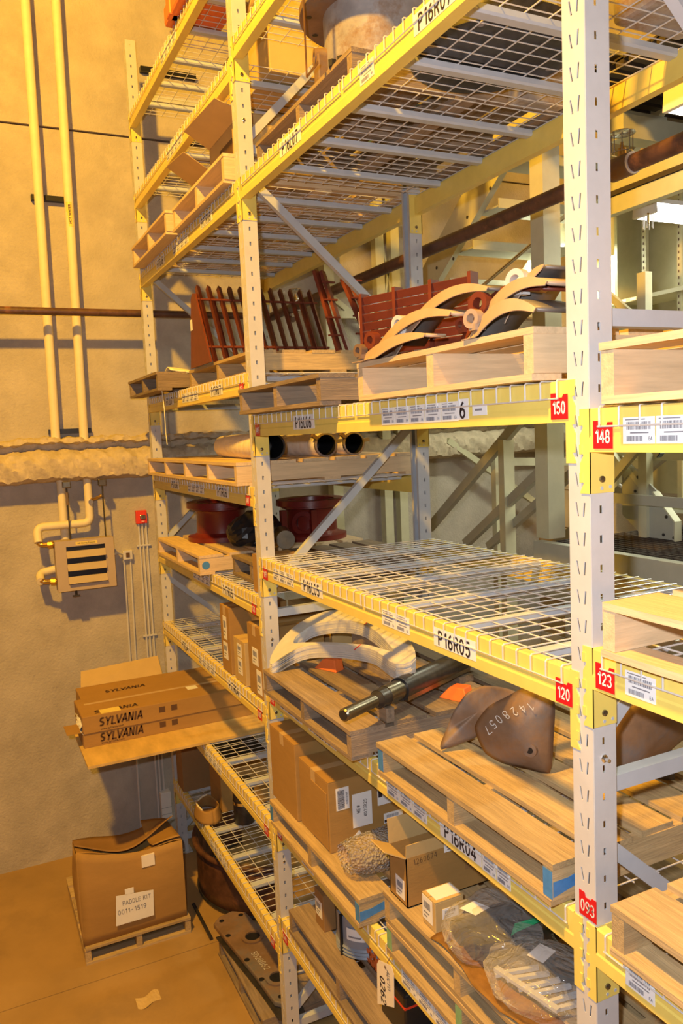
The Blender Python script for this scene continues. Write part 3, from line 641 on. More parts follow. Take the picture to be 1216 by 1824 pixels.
part(t, 'shipping_label', G().grid(lambda u, v: (-1.88 + .1565 * math.cos(5.15 + .62 * u), .24 + .1565 * math.sin(5.15 + .62 * u), zq + .10 + .06 * v), 6, 1), 'paper', sol=.001)
part(t, 'print', G().grid(lambda u, v: (-1.88 + .158 * math.cos(5.22 + .42 * u), .24 + .158 * math.sin(5.22 + .42 * u), zq + .115 + .008 * v), 6, 1), 'ink_grey', sol=.001)
c = carton(-2.16, -2.05, .08, .20, zq, zq + .20, 'narrow brown carton standing left of the grey reel', 'cardboard_dark', tape=False); lab(c, '-y', -2.15, -2.07, zq + .06, zq + .15, .08)
t = thing('plastic_crate', 'small orange plastic crate behind the hanging cream tag', 'crate', (-1.68, .30, zq))
g = G()
x0, x1, y0, y1 = -1.76, -1.58, .17, .42
for zz in (0, .05, .10): g.box(x0, x1, y0, y0 + .006, zq + zz, zq + zz + .018).box(x1 - .006, x1, y0, y1, zq + zz, zq + zz + .018).box(x0, x0 + .006, y0, y1, zq + zz, zq + zz + .018)
for i in range(5): g.box(x0 + i * .0435, x0 + i * .0435 + .008, y0, y0 + .007, zq, zq + .118)
for i in range(6): g.box(x1 - .007, x1, y0 + i * .0485, y0 + i * .0485 + .008, zq, zq + .118)
g.box(x0, x1, y0, y1, zq, zq + .004); part(t, 'crate_body', g, 'orange')
t = thing('tool_case', 'black tool case with grey buttons behind the lower beam near the tag', 'case', (-1.32, .16, zq)); part(t, 'case', G().box(-1.42, -1.20, .07, .26, zq, zq + .21), 'black', bev=.01)
part(t, 'red_trim', G().box(-1.421, -1.199, .069, .261, zq + .15, zq + .16), 'alarm_red'); part(t, 'label', G().box(-1.40, -1.32, .09, .16, zq + .21, zq + .212), 'paper'); part(t, 'label', G().box(-1.30, -1.22, .10, .18, zq + .21, zq + .212), 'wire_zinc')
t = thing('auction_tag', 'cream paper tag printed AUCTO 0262 hanging from the beam', 'tag', (-1.13, -.05, -2.02))
g = G().prism([(-1.205, -.055, -2.245), (-1.06, -.055, -2.155 - .01), (-1.052, -.055, -2.02), (-1.07, -.055, -1.995), (-1.175, -.055, -2.035), (-1.195, -.055, -2.065)], (0, .0015, 0)); part(t, 'tag', g, 'tag_cream')
Rt = Matrix.Rotation(PI / 2, 3, 'X'); text(t, '0262', (-1.148, -.0558, -2.15), .062, 'ink', Rt, -PI / 2 + .05); text(t, 'AUCTO', (-1.098, -.0558, -2.075), .034, 'ink_grey', Rt, -PI / 2 + .04); part(t, 'string', G().tube([(-1.12, -.056, -2.03), (-1.118, -.03, -1.99), (-1.115, -.012, -1.95)], .0015, 5), 'rust_steel')
part(t, 'eyelet', G().lathe((-1.12, -.056, -2.032), [(0, .001), (.007, .001), (.007, 0)], 10, ax=(0, -1, 0)), 'rust_steel')

# ---------------------------------------------------------------- P16 L04 load
zp = ZT(-19) + .128
t = thing('segment_plates', 'stack of pale D-shaped laminate frames leaning on the worn pallet', 'plates', (-1.95, .2, zp))
outer = [(-2.289, -.046), (-2.406, .059), (-2.468, .19), (-2.414, .318), (-2.252, .396), (-2.059, .431), (-1.801, .418), (-1.597, .376), (-1.400, .302), (-1.449, .229), (-1.658, .244), (-1.796, .227), (-1.959, .184), (-2.138, .109), (-2.206, .01), (-2.201, -.074)]
inner = [(-2.276, .080), (-2.330, .115), (-2.343, .165), (-2.332, .229), (-2.209, .306), (-2.032, .35), (-1.83, .339), (-1.663, .308), (-1.556, .283), (-1.62, .270), (-1.762, .255), (-1.83, .235), (-1.959, .200), (-2.08, .16), (-2.17, .125), (-2.23, .10)]
def sub(pl, n=3):
    out = []
    N = len(pl)
    for i in range(N):
        p0, p1, p2, p3 = [Vector((*pl[(i + q) % N], 0)) for q in (-1, 0, 1, 2)]
        for j in range(n):
            u = j / n; v = .5 * ((2 * p1) + (p2 - p0) * u + (2 * p0 - 5 * p1 + 4 * p2 - p3) * u * u + (3 * p1 - p0 - 3 * p2 + p3) * u ** 3); out.append((v.x, v.y))
    return out
so, si = sub(outer), sub(inner)
for i in range(7):
    dz = -.010 * i; dx = random.uniform(-.004, .004)
    g = G().ringprism([(x + dx, y - .0005 * i, -1.02 + .45 * y + dz) for x, y in so], [(x + dx, y - .0005 * i, -1.02 + .45 * y + dz) for x, y in si], (0, .0005, -.0078)); part(t, 'plate', g, 'laminate')
g = G().ringprism([(x, y, -1.0215 + .45 * y) for x, y in so], [(x + .0, y, -1.0215 + .45 * y) for x, y in si], (0, 0, -.050)); o = part(t, 'core', g, 'laminate'); o.scale = (1, 1, 1)
for v in o.data.vertices: v.co.x *= .997; v.co.y *= .997
for px, py in ((-1.97, .345), (-1.80, .20)):
    part(t, 'red_mark', G().bar((px, py, -1.02 + .45 * py + .001), (px - .008, py + .04, -1.02 + .45 * (py + .04) + .001), .006, .001), 'tag_red')
part(t, 'prop_block', G().box(-2.15, -1.75, .36, .42, zp, -.94), 'oldwood_x')
t = thing('drive_shaft', 'polished stepped steel shaft lying across the worn pallet', 'shaft', (-1.37, .23, zp))
a = Vector((-1.176, -.165, zp + .115)); b = Vector((-1.75, .95, zp + .075)); d = (b - a).normalized()
def seg(p0, p1, r0, r1, m, nm): part(t, nm, G().tube([a + d * p0, a + d * p1], [r0, r1], 28), m, smooth=True)
seg(0, .006, .020, .026, 'gun_steel', 'chamfer'); seg(.006, .21, .026, .026, 'gun_steel', 'stub'); seg(.21, .235, .026, .036, 'dark_steel', 'shoulder'); seg(.235, .29, .038, .040, 'dark_steel', 'collar'); seg(.29, .40, .042, .042, 'gun_steel', 'journal'); seg(.40, 1.10, .050, .050, 'dark_steel', 'body')
part(t, 'centre_hole', G().lathe(a, [(0, -.002), (.005, -.0015), (.006, 0)], 12, ax=-d * 1), 'black')
g = G(); g.bar(a + d * .44 + Vector((.04, -.02, -.02)), a + d * 1.0 + Vector((.04, -.02, -.02)), .03, .05); part(t, 'key_bar', g, 'gun_steel')
part(t, 'cradle', G().box(-1.36, -1.28, .08, .12, zp, zp + .06), 'oldwood_x')
part(t, 'cradle', G().box(-1.66, -1.54, .62, .70, zp, zp + .03), 'oldwood_x')
for x, y, lb in ((-2.09, .17, 'small orange wedge block under the laminate frames'), (-1.36, .46, 'orange wedge block behind the stepped shaft')):
    t = thing('wedge_block', lb, 'wedge', (x, y, zp), 'orange wedge blocks')
    part(t, 'wedge', G().prism([(x - .07, y - .03, zp), (x + .07, y + .03, zp), (x + .03, y + .04, zp + .055), (x - .04, y + .01, zp + .05)], (-.03, .06, 0)), 'orange', bev=.004)
# curved rusty plates
def curved(label, P, bulge, m, holes=(), txt=None, th=.009):
    """P: outline points (3D) of a plate; grid from centroid fan, bulged along normal"""
    c = sum((Vector(p) for p in P), Vector()) / len(P); n = (Vector(P[1]) - Vector(P[0])).cross(Vector(P[len(P) // 2]) - Vector(P[0])).normalized()
    if n.dot(Vector((1.5, -1.4, .1)) - c) < 0: n = -n
    t = thing('curved_plate', label, 'steel plate', (c.x, c.y, min(p[2] for p in P)), 'rusty curved steel plates')
    pts = []; N = len(P)
    for i in range(N):
        p0, p1, p2, p3 = [Vector(P[(i + q) % N]) for q in (-1, 0, 1, 2)]
        for j in range(4): u = j / 4; pts.append(p1.lerp(p2, u) * .35 + .65 * .5 * ((2 * p1) + (p2 - p0) * u + (2 * p0 - 5 * p1 + 4 * p2 - p3) * u * u + (3 * p1 - p0 - 3 * p2 + p3) * u ** 3))
    n2 = len(pts); K = 7; vs = []
    ax = (Vector(P[0]) - Vector(P[len(P) // 2])).normalized()
    for k in range(1, K + 1):
        for p in pts:
            q = c.lerp(p, k / K); vs.append(q + n * bulge * (1 - (k / K) ** 2))
    vs.append(c + n * bulge); fs = []
    for k in range(K - 1): fs += [(k * n2 + i, k * n2 + (i + 1) % n2, (k + 1) * n2 + (i + 1) % n2, (k + 1) * n2 + i) for i in range(n2)]
    fs += [(len(vs) - 1, (i + 1) % n2, i) for i in range(n2)]
    part(t, 'plate', G().add(vs, fs), m, smooth=True, sol=th)
    for h in holes:
        h = Vector(h); kk = min(1, (h - c).length / .155); f = h + n * (bulge * (1 - kk * kk) + .007)
        part(t, 'boss', G().lathe(f, [(.026, -.012), (.024, .0), (.012, .001), (.011, -.004)], 20, ax=n), 'rust_steel', smooth=True); part(t, 'bolt_hole', G().lathe(f, [(0, .0015), (.011, .0015), (.011, -.005)], 14, ax=n), 'black')
    return t, n
PA = [(-.785, .178, -.975), (-.742, .207, -.895), (-.68, .248, -.845), (-.622, .288, -.80), (-.575, .319, -.80), (-.545, .338, -.83), (-.551, .336, -.96), (-.564, .327, -1.096), (-.627, .284, -1.096), (-.702, .233, -1.09), (-.757, .196, -1.06)]
t, n = curved('brown curved steel plate chalked 1428057, upright on the stained pallet', PA, .055, 'rust_steel', holes=[(-.608, .297, -1.01)])
X_ = Vector((0, 0, 1)).cross(n).normalized(); Y_ = n.cross(X_)
for i, ch in enumerate('1428057'):
    P_ = [(-.600, .303, -.850), (-.622, .287, -.862), (-.648, .270, -.876), (-.672, .253, -.893), (-.694, .238, -.912), (-.712, .226, -.934), (-.728, .215, -.958)][i]
    text(t, ch, Vector(P_) + n * .054, .046, 'chalk', Matrix((X_, Y_, n)).transposed(), PI + .75, 'chalk_mark')
PB = [(-.912, .111, -1.09), (-.93, .141, -1.04), (-.915, .17, -.96), (-.90, .221, -.892), (-.885, .29, -.87), (-.85, .38, -.89), (-.80, .47, -.95), (-.84, .36, -1.0), (-.87, .26, -1.05)]
curved('dark leaf-shaped curved plate behind the chalked plate', PB, .02, 'rust_steel')
curved('dark curved plate partly behind the nearest post and chalked plate', [(-.52, .50, -1.09), (-.50, .52, -.97), (-.44, .56, -.93), (-.32, .62, -.95), (-.30, .63, -1.09), (-.40, .57, -1.09)], .03, 'grey_steel')
curved('brown curved plate seen right of the nearest post above the grey braces', [(-.30, .26, -1.05), (-.26, .33, -.82), (-.22, .44, -.74), (-.2, .62, -.70), (-.22, .80, -.74), (-.26, .70, -.90), (-.30, .50, -1.02)], .04, 'rust_steel')
t = thing('plank', 'loose plank lying on the stained pallet behind the nearest post', 'plank', (-.1, .5, zp)); part(t, 'plank', G().box(-.62, -.14, .66, .75, zp, zp + .02), 'wood_x')

# ---------------------------------------------------------------- P16 L06 load: grate and wear plates with lugs
zt6 = ZT(0) + .138
def grate(label, A, Bp, zb, zt, ncross, nsl, lean=(0, 0, 0), m='primer_red'):
    A = Vector((*A, 0)); Bp = Vector((*Bp, 0)); d = (Bp - A); ln = d.length; d.normalize(); nn = Vector((d.y, -d.x, 0)); lean = Vector(lean)
    t = thing('louvred_grate', label, 'grate', (*((A + Bp) / 2).xy, zb), 'red-brown louvred grates')
    def P(u, v, w_=0): return A + d * (u * ln) + Vector((0, 0, zb + (zt - zb) * v)) + lean * v + nn * w_
    for i in range(ncross + 1):
        u = i / ncross; part(t, 'frame_bar', G().bar(P(u, 0), P(u, 1.04), .014, .045, nn), m)
    for j in range(nsl):
        v = (j + .5) / nsl; part(t, 'slat', G().bar(P(0, v, .005), P(1, v, .005), .010, (zt - zb) / nsl * .86, (nn * .35 + Vector((0, 0, 1))).normalized()), m)
    return t
grate('red-brown slatted grate standing at the back of the pale pallet', (-1.215, .02), (-.745, .19), zt6, .615, 3, 8)
part(bpy.data.objects['louvred_grate'], 'shipping_label', G().box(-1.226, -1.222, .0, .012, .50, .56), 'paper')
def wear(label, x0, x1, y, z0, zk, z1, m, lugm, wd=.18, lug=.030):
    t = thing('wear_plate', label, 'curved plate', ((x0 + x1) / 2, y, zt6), 'curved plates with ring lugs')
    def fn(u, v):
        x = x0 + (x1 - x0) * u; zz = (1 - u) ** 2 * z0 + 2 * u * (1 - u) * zk + u * u * z1; return (x, y + wd * v, zz)
    part(t, 'plate', G().grid(fn, 20, 2), m, smooth=True, sol=.010)
    part(t, 'lit_edge', G().grid(lambda u, v: (fn(u, 0)[0], y - .007 - .03 * v * (1 - .7 * u), max(zt6 + .002, fn(u, 0)[2] + .006 - v * (.012 + .060 * (1 - u) ** .8))), 20, 2), 'sodium_lit_steel' if m != 'primer_red' else 'primer_red', sol=.003)  # sodium light on grey edges put into the colour; red plate keeps red
    g = G(); lx = x0 + .045; lz = fn(.10, 0)[2] + lug * .95
    g.lathe((lx, y - .034, lz), [(lug * .52, 0), (lug, 0), (lug, .03), (lug * .52, .03)], 24, True, ax=(-.25, 1, 0)); g.box(lx - .012, lx + .02, y - .032, y + .004, lz - lug - .006, lz - lug * .55)
    part(t, 'ring_lug', g, lugm, smooth=True)
    return t
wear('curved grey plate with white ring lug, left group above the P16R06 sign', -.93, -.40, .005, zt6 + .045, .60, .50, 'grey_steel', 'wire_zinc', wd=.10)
wear('curved tan plate with red ring lug at the left end of the pile', -1.08, -.55, -.025, zt6 + .012, .55, .45, 'sodium_lit_steel', 'primer_red', wd=.09)
wear('lowest curved plate with brown lug at the far left of the pile', -1.13, -.66, -.05, zt6 + .002, .45, .40, 'sodium_lit_steel', 'rust_steel', wd=.07, lug=.024)
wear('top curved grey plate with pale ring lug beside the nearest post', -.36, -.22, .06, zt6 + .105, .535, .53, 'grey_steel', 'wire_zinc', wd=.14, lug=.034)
wear('curved tan plate with orange ring lug in the right group', -.47, -.15, .01, zt6 + .045, .55, .47, 'sodium_lit_steel', 'primer_red', wd=.14, lug=.034)
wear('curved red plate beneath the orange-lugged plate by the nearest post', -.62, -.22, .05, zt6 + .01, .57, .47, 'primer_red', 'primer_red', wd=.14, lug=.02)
wear('scratched dark plate with tan lug at the front of the right group', -.45, -.15, -.03, zt6 + .006, .50, .40, 'grey_steel', 'sodium_lit_steel', wd=.14, lug=.028)

# ---------------------------------------------------------------- P17 loads
z = ZT(3) + .128
t = thing('louvred_grate', 'red-brown grate of slanted slats with a white-labelled end panel, left of the middle post', 'grate', (-3.6, .4, z), 'red-brown louvred grates')
part(t, 'end_panel', G().prism([(-3.76, .03, z), (-3.30, .03, z), (-3.56, .03, z + .46), (-3.62, .03, z + .47), (-3.66, .03, z + .44)], (0, .012, 0)), 'primer_red'); part(t, 'label', G().box(-3.70, -3.655, .027, .029, z + .24, z + .31), 'paper')
for j in range(12):
    y = .06 + .072 * j
    part(t, 'slat', G().prism([(-3.30, y, z + .005), (-3.345, y, z + .005), (-3.62, y - .01, z + .50), (-3.575, y - .01, z + .52)], (-.06, .040, 0)), 'primer_red')
for v in (.10, .42): x = -3.33 - .26 * v / .5; part(t, 'cross_rod', G().tube([(x + .01, .04, z + v), (x + .01, .88, z + v)], .008, 8), 'primer_red', smooth=True)
for yy in (.2, .55, .84): part(t, 'rear_bar', G().bar((-3.46, yy, z), (-3.74, yy, z + .47), .03, .012), 'primer_red')
for i, (x, y) in enumerate(((-2.95, .66), (-2.86, .80))):
    t = thing('louvred_grate', ['single grate leaning right of the middle post, nearer one', 'single grate leaning right of the middle post, outer one'][i], 'grate', (x, y, z), 'red-brown louvred grates')
    for yy in (0, .22): part(t, 'frame_bar', G().bar((x - .06, y - .02 + yy * .2, z + .52 - .06 * i), (x + .06, y + .06 + yy * .3, z + .02 + .10 * i), .05, .02), 'primer_red')
    for j in range(4): v = (j + .5) / 4; part(t, 'slat', G().box(x - .05 + .1 * v, x - .03 + .1 * v, y, y + .09, z + .5 - .44 * v, z + .51 - .44 * v), 'primer_red')
t = thing('rag', 'cream rag draped on the pallet left of the red grates', 'rag', (-4.25, .0, z)); part(t, 'cloth', G().grid(lambda u, v: (-4.62 + .66 * u, -.06 + .16 * v, z + .012 + .014 * math.sin(9 * u + 2 * v) + .008 * math.sin(23 * u)), 24, 6), 'cream_rag', smooth=True, sol=.008)
t = thing('cord', 'pale cord hanging from the dark pallet over the P17R07 beam', 'cord', (-4.2, -.1, .0)); part(t, 'strand', G().tube([(-4.02, -.11, z + .0), (-4.02, -.115, z - .1), (-4.0, -.11, z - .25), (-4.01, -.108, z - .42), (-3.99, -.108, z - .5)], .003, 6), 'cream_rag')
# wrapped pipes
z = ZT(-5) + .128
def pipe(label, p0, p1, r, lugs=False):
    t = thing('wrapped_pipe', label, 'pipe', ((p0[0] + p1[0]) / 2, (p0[1] + p1[1]) / 2, z), 'wrapped steel pipes')
    p0 = Vector((*p0, z + r)); p1 = Vector((*p1, z + r)); d = (p1 - p0).normalized(); n = int((p1 - p0).length / .12)
    pts, rs = [], []
    for i in range(n):
        for q, rr in ((.02, r * .985), (.10, r), (.90, r), (.98, r * .985)): pts.append(p0.lerp(p1, (i + q) / n)); rs.append(rr)
    part(t, 'wrapping', G().tube(pts, rs, 28, cap=False), 'wrap_cloth', smooth=True)
    part(t, 'pipe_end', G().lathe(p1, [(r * .99, -.02), (r * 1.01, .004), (r * .88, .006), (r * .86, -.25), (0, -.26)], 28, ax=d), 'black', smooth=True)
    part(t, 'rim', G().lathe(p1, [(r * .87, .004), (r * 1.02, .002), (r * 1.02, .010), (r * .87, .012)], 28, True, ax=d), 'rust_steel' if lugs else 'dark_steel', smooth=True)
    if lugs:
        sdv = d.cross(Vector((0, 0, 1))).normalized()
        for a in (PI * .93, PI * 1.5, PI * .2):
            o_ = sdv * math.cos(a) + Vector((0, 0, math.sin(a)))
            if o_.z < -.9: part(t, 'lug', G().bar(p1 + o_ * r * .95, p1 + o_ * r * 1.02, .03, .02), 'rust_steel')
            else: part(t, 'lug', G().bar(p1 + o_ * r * .95, p1 + o_ * r * 1.5, .03, .02), 'rust_steel')
    return t
pipe('wrapped pipe with dark open end beside the middle post', (-3.98, .30), (-2.70, .175), .078)
pipe('wrapped pipe with lugged rim, centre of the three', (-3.9, .56), (-2.75, .535), .070, True)
pipe('wrapped pipe with lugged rim, right one beside the grey brace', (-3.9, .76), (-2.78, .735), .070, True)
t = thing('timber_block', 'small dark timber chock behind the wrapped pipes', 'block', (-4.3, .7, z)); part(t, 'block', G().box(-3.95, -3.85, .92, 1.0, z, z + .17), 'oldwood_x')
# red castings
z = ZT(-13) + .128
def casting(label, x, y, hole=False):
    t = thing('flanged_casting', label, 'casting', (x, y, z), 'dark red flanged castings')
    part(t, 'casting_body', G().lathe((x, y, z), [(.14, .0), (.25, .0), (.25, .035), (.205, .045), (.185, .06), (.18, .20), (.19, .22), (.215, .228), (.215, .24), (.25, .245), (.25, .285), (.235, .29), (.17, .285), (.16, .06), (.14, .0)], 56), 'casting_red', smooth=True)
    if hole:
        d = Vector((.75, -.66, 0)); p = Vector((x, y, z + .125)) + d * .165
        part(t, 'port_boss', G().lathe(p, [(.085, 0), (.085, .025), (.055, .027), (.05, .005)], 28, ax=d), 'casting_red', smooth=True); part(t, 'port_hole', G().lathe(p, [(.052, .012), (0, .010)], 24, ax=d), 'black')
        for q in (-.11, .11): part(t, 'rib', G().box(x + .1 + q * .66 - .012, x + .12 + q * .66 + .012, y - .17 + q * .75, y - .13 + q * .75, z + .04, z + .22), 'casting_red')
    for i in range(4): a = i * PI / 2 + .5; part(t, 'bolt_hole', G().lathe((x + .22 * math.cos(a), y + .22 * math.sin(a), z + .286), [(.012, .002), (0, .002)], 10), 'black')
    return t
casting('dark red flanged casting left of the black wrapped part', -4.16, .30)
casting('dark red flanged casting with round port, right of the middle post', -3.72, .84, True)
random.seed(11)
t = thing('wrapped_part', 'lumpy part wrapped in black plastic between the red castings', 'wrapped part', (-3.62, .33, z))
part(t, 'black_film', G().grid(lambda u, v: (-3.66 + (.13 + random.uniform(-.016, .016)) * math.sin(PI * u) * math.cos(2 * PI * v), .38 - .20 * math.cos(PI * u), max(z, z + .10 + (.13 + random.uniform(-.018, .018)) * math.sin(PI * u) * math.sin(2 * PI * v))), 14, 20), 'black')
for v in bpy.data.objects['black_film'].data.polygons: v.use_smooth = False
MT['black'].node_tree.nodes['Principled BSDF'].inputs['Roughness'].default_value = .35
t = thing('sleeve', 'dark cylindrical sleeve behind the middle post beside the ported casting', 'sleeve', (-3.3, .45, z)); part(t, 'sleeve', G().tube([(-3.45, .50, z + .08), (-3.18, .42, z + .08)], .06, 24), 'gun_steel', smooth=True)
# cartons on P17
c = carton(-2.72, -2.60, .03, .25, ZT(-13), ZT(-13) + .215, 'small orange-brown carton squeezed beside the middle post above P17R05', tape=False)
z = ZT(-21)
cA = carton(-3.36, -3.17, .01, .40, z, -.955, 'tall carton with two pale labels, left of three above P17R04', gap='y'); lab(cA, '-y', -3.30, -3.23, -1.17, -1.02, .01); lab(cA, '-y', -3.32, -3.23, -1.30, -1.19, .01)
cB = carton(-3.11, -2.90, .012, .30, z, -1.115, 'short carton with pale labels, middle of three above P17R04', 'cardboard_light', gap='y'); lab(cB, '-y', -3.04, -2.96, -1.22, -1.14, .012); lab(cB, '-y', -3.04, -2.96, -1.33, -1.23, .012)
cC = carton(-2.83, -2.60, .012, .40, z, -.97, 'tall carton with labels against the middle post above P17R04', gap='y'); lab(cC, '-y', -2.76, -2.66, -1.20, -1.10, .012); lab(cC, '-y', -2.70, -2.62, -1.36, -1.22, .012)
carton(-3.30, -2.62, .42, 1.0, z, z + .12, 'low wide brown carton, bottom of the pile behind the middle post', 'cardboard_dark', gap='y'); carton(-3.25, -2.66, .45, .98, z + .12, z + .235, 'wide brown carton, middle of the pile behind the middle post', 'cardboard', gap='y')
carton(-3.3, -2.62, .46, .72, z + .235, z + .40, 'brown carton on the pile, seen through the laminate frames', 'cardboard_light', gap='y'); carton(-3.22, -2.66, .75, .98, z + .235, z + .39, 'brown carton at the back of the pile behind the middle post', 'cardboard', gap='y')
# P17 top loads
z = ZT(16) + .15
c = carton(-3.84, -3.48, .15, .50, z, z + .20, 'yellow-brown open carton with raised flap on the broken pallet', 'cardboard_light', tape=False, gap='y'); part(c, 'flap', G().add([(-3.84, .15, z + .2), (-3.48, .15, z + .2), (-3.44, -.02, z + .28), (-3.80, -.04, z + .30)], [(0, 1, 2, 3)]), 'cardboard_light', sol=.004)
c = carton(-3.36, -2.74, .12, .55, z, z + .28, 'large tan carton with dark slot opening above the P17R08 sign', 'cardboard_light', tape=False, gap='y'); part(c, 'slot', G().box(-3.15, -2.92, .117, .12, z + .12, z + .20), 'ink_brown'); part(c, 'flap', G().add([(-3.36, .12, z + .28), (-2.74, .12, z + .28), (-2.74, -.03, z + .33), (-3.30, -.05, z + .35)], [(0, 1, 2, 3)]), 'cardboard_light', sol=.004)
carton(-4.45, -4.15, .3, .6, z, z + .12, 'flat tan carton at the far end of the broken pallet', 'cardboard_light')
carton(-2.72, -2.60, .05, .35, z, z + .17, 'carton with grey label beside the middle post above the P17R08 beam', 'cardboard_light', tape=False)
z = ZT(24)
t = thing('carton', 'stack of yellow-brown cartons high behind the middle post', 'box', (0, 0, 0)); bpy.data.objects.remove(t)
c = carton(-3.55, -3.05, .30, .95, z, z + .42, 'yellow-brown carton high on the far bay, seen through the mesh', 'cardboard_light'); c = carton(-3.02, -2.62, .25, .90, z, z + .48, 'tall orange-brown carton high behind the middle post', 'cardboard_light')
carton(-4.2, -3.65, .45, .95, z, z + .22, 'low carton at the far end of the second highest shelf', 'cardboard')
t = thing('storage_bin', 'blue plastic bin high right of the middle post', 'bin', (-2.3, .7, ZT(16) + .15)); part(t, 'bin', G().box(-2.40, -2.1, .66, .9, ZT(16) + .15, ZT(16) + .33), 'blue_case', bev=.01)
for dxx in (-4.1, -3.5): 
    t = thing('skid_plank', 'dark plank crossing under the high cartons, ' + ('left one' if dxx < -4 else 'right one'), 'plank', (dxx, .6, ZT(24))); part(t, 'plank', G().box(dxx - .02, dxx + .08, .05, 1.0, ZT(24), ZT(24) + .03), 'oldwood_y') if dxx < -4 else part(t, 'plank', G().box(dxx - .14, dxx - .06, .02, 1.0, ZT(24), ZT(24) + .03), 'oldwood_y')
z = ZT(32); t = thing('orange_part', 'orange painted part at the top edge above the highest beam', 'machine part', (-3.4, .06, z)); part(t, 'casting', G().box(-3.60, -2.9, -.05, .3, z, z + .12), 'orange', bev=.02); part(t, 'foot', G().box(-3.5, -3.42, -.06, .1, z, z + .16), 'orange', bev=.01)

# ---------------------------------------------------------------- P16 L07 housing
z = ZT(16) + .13
t = thing('flanged_housing', 'large rusty flanged steel housing on the splintered pallet at the top', 'housing', (-1.6, .35, z))
part(t, 'drum', G().lathe((-1.6, .35, z), [(.0, .0), (.235, .0), (.24, .01), (.24, .29), (.25, .31)], 56), 'scaled_steel', smooth=True)
part(t, 'flange', G().lathe((-1.6, .35, z + .29), [(.24, 0), (.335, 0), (.34, .005), (.34, .035), (.335, .04), (.2, .04), (.2, .3), (.0, .3)], 56), 'rust_steel', smooth=True)
for i in range(12): a = i * PI / 6 + .2; part(t, 'bolt_hole', G().lathe((-1.6 + .30 * math.cos(a), .35 + .30 * math.sin(a), z + .2895), [(.013, -.001), (0, -.001)], 10), 'black')
d = Vector((.55, -.83, 0)).normalized(); p = Vector((-1.6, .35, z + .12)) + Vector((-.25, -.97, 0)).normalized() * .23
part(t, 'port', G().lathe(p, [(.035, 0), (.035, .06), (.018, .06), (.018, .02)], 18, ax=(-.25, -.97, 0)), 'rust_steel', smooth=True)
part(t, 'lug', G().box(p.x - .02, p.x + .03, p.y - .06, p.y, z, z + .12), 'rust_steel', bev=.006)
for i in range(3): part(t, 'nut', G().tube([(-1.40 - .04 * i, .10 - .02 * i, z - .0), (-1.40 - .04 * i, .10 - .02 * i, z + .025)], .018, 6), 'dark_steel')
t = thing('steel_strap', 'thin dark strap hanging before the flanged housing', 'strap', (-1.46, -.06, z)); part(t, 'strap', G().bar((-1.47, -.06, z - .06), (-1.47, -.06, z + .45), .014, .002, (0, 1, 0)).bar((-1.47, -.06, z - .06), (-1.36, -.06, z - .05), .002, .012), 'brown_pipe')
t = thing('flange_disc', 'dark flanged disc seen from below through the right wire deck', 'disc', (-.95, .45, ZT(16)))
part(t, 'disc', G().lathe((-.95, .45, ZT(16)), [(.0, .002), (.18, .002), (.185, .0), (.30, .0), (.30, .05), (.17, .06), (.16, .35), (0, .35)], 56), 'dark_steel', smooth=True)
for i in range(8): a = i * PI / 4; part(t, 'bolt_hole', G().lathe((-.95 + .26 * math.cos(a), .45 + .26 * math.sin(a), ZT(16) - .001), [(.012, 0), (0, 0)], 10), 'ink_grey')
t = thing('gearbox', 'grey dusty gearbox lying on the deck between housing and disc', 'gearbox', (-1.24, .6, ZT(16)))
part(t, 'casing', G().box(-1.29, -1.21, .78, 1.03, ZT(16), ZT(16) + .2), 'scaled_steel', bev=.01)
t = thing('gearbox', 'dusty grey housing half under the flanged housing seen through mesh', 'gearbox', (-.6, .85, ZT(16))); part(t, 'casing', G().box(-.62, -.25, .70, 1.02, ZT(16), ZT(16) + .12), 'scaled_steel', bev=.02); part(t, 'boss', G().tube([(-.45, .86, ZT(16) + .12), (-.45, .86, ZT(16) + .22)], .08, 20), 'rust_steel', smooth=True)

# ---------------------------------------------------------------- lamp cartons, floor items
z = ZT(-30)
t = thing('plywood_board', 'yellow plywood board sticking out into the aisle under the lamp cartons', 'board', (-4.2, -.1, z)); part(t, 'board', G().box(-4.62, -3.86, -.815, .85, z, z + .018), 'plywood')
z += .018
def lampbox(x0, x1, z0, z1, label, y0=-.79):
    t = thing('lamp_carton', label, 'box', ((x0 + x1) / 2, -.1, z0), 'long lamp cartons')
    part(t, 'body', G().box(x0, x1, y0, y0 + 1.26, z0, z1), 'cardboard', bev=.003); part(t, 'tape', G().box(x0 + .3 * (x1 - x0), x0 + .38 * (x1 - x0), y0 + .05, y0 + 1.2, z1, z1 + .0008), 'tape')
    part(t, 'end_flap', G().box(x0 + .01, x1 - .01, y0 - .004, y0, z0 + .01, z1 - .004), 'cardboard_dark')
    yc = y0 + .26
    text(t, 'SYLVANIA', (x1 + .001, yc, (z0 + z1) / 2 + .008), .088, 'ink_brown', '+x', 0, th=.2, shear=.2); text(t, 'www.sylvania.com', (x1 + .001, y0 + .20, z0 + .018), .022, 'ink_brown', '+x')
    for yy in (yc + .28, yc + .37): part(t, 'handling_mark', G().box(x1 + .0003, x1 + .001, yy, yy + .045, (z0 + z1) / 2 - .008, (z0 + z1) / 2 + .034), 'ink_brown')
    if 'lower' not in label: text(t, 'SYLVANIA', (x1 - .07, yc - .02, z1 + .001), .088, 'ink_brown', Matrix.Rotation(PI / 2, 3, 'Z'), 0, th=.2, shear=.2)
    return t
la = lampbox(-4.60, -4.20, z, z + .105, 'lower of the long lamp cartons on the plywood board')
lb = lampbox(-4.62, -4.19, z + .106, z + .232, 'long lamp carton with bright yellow label on its top, front of the stack')
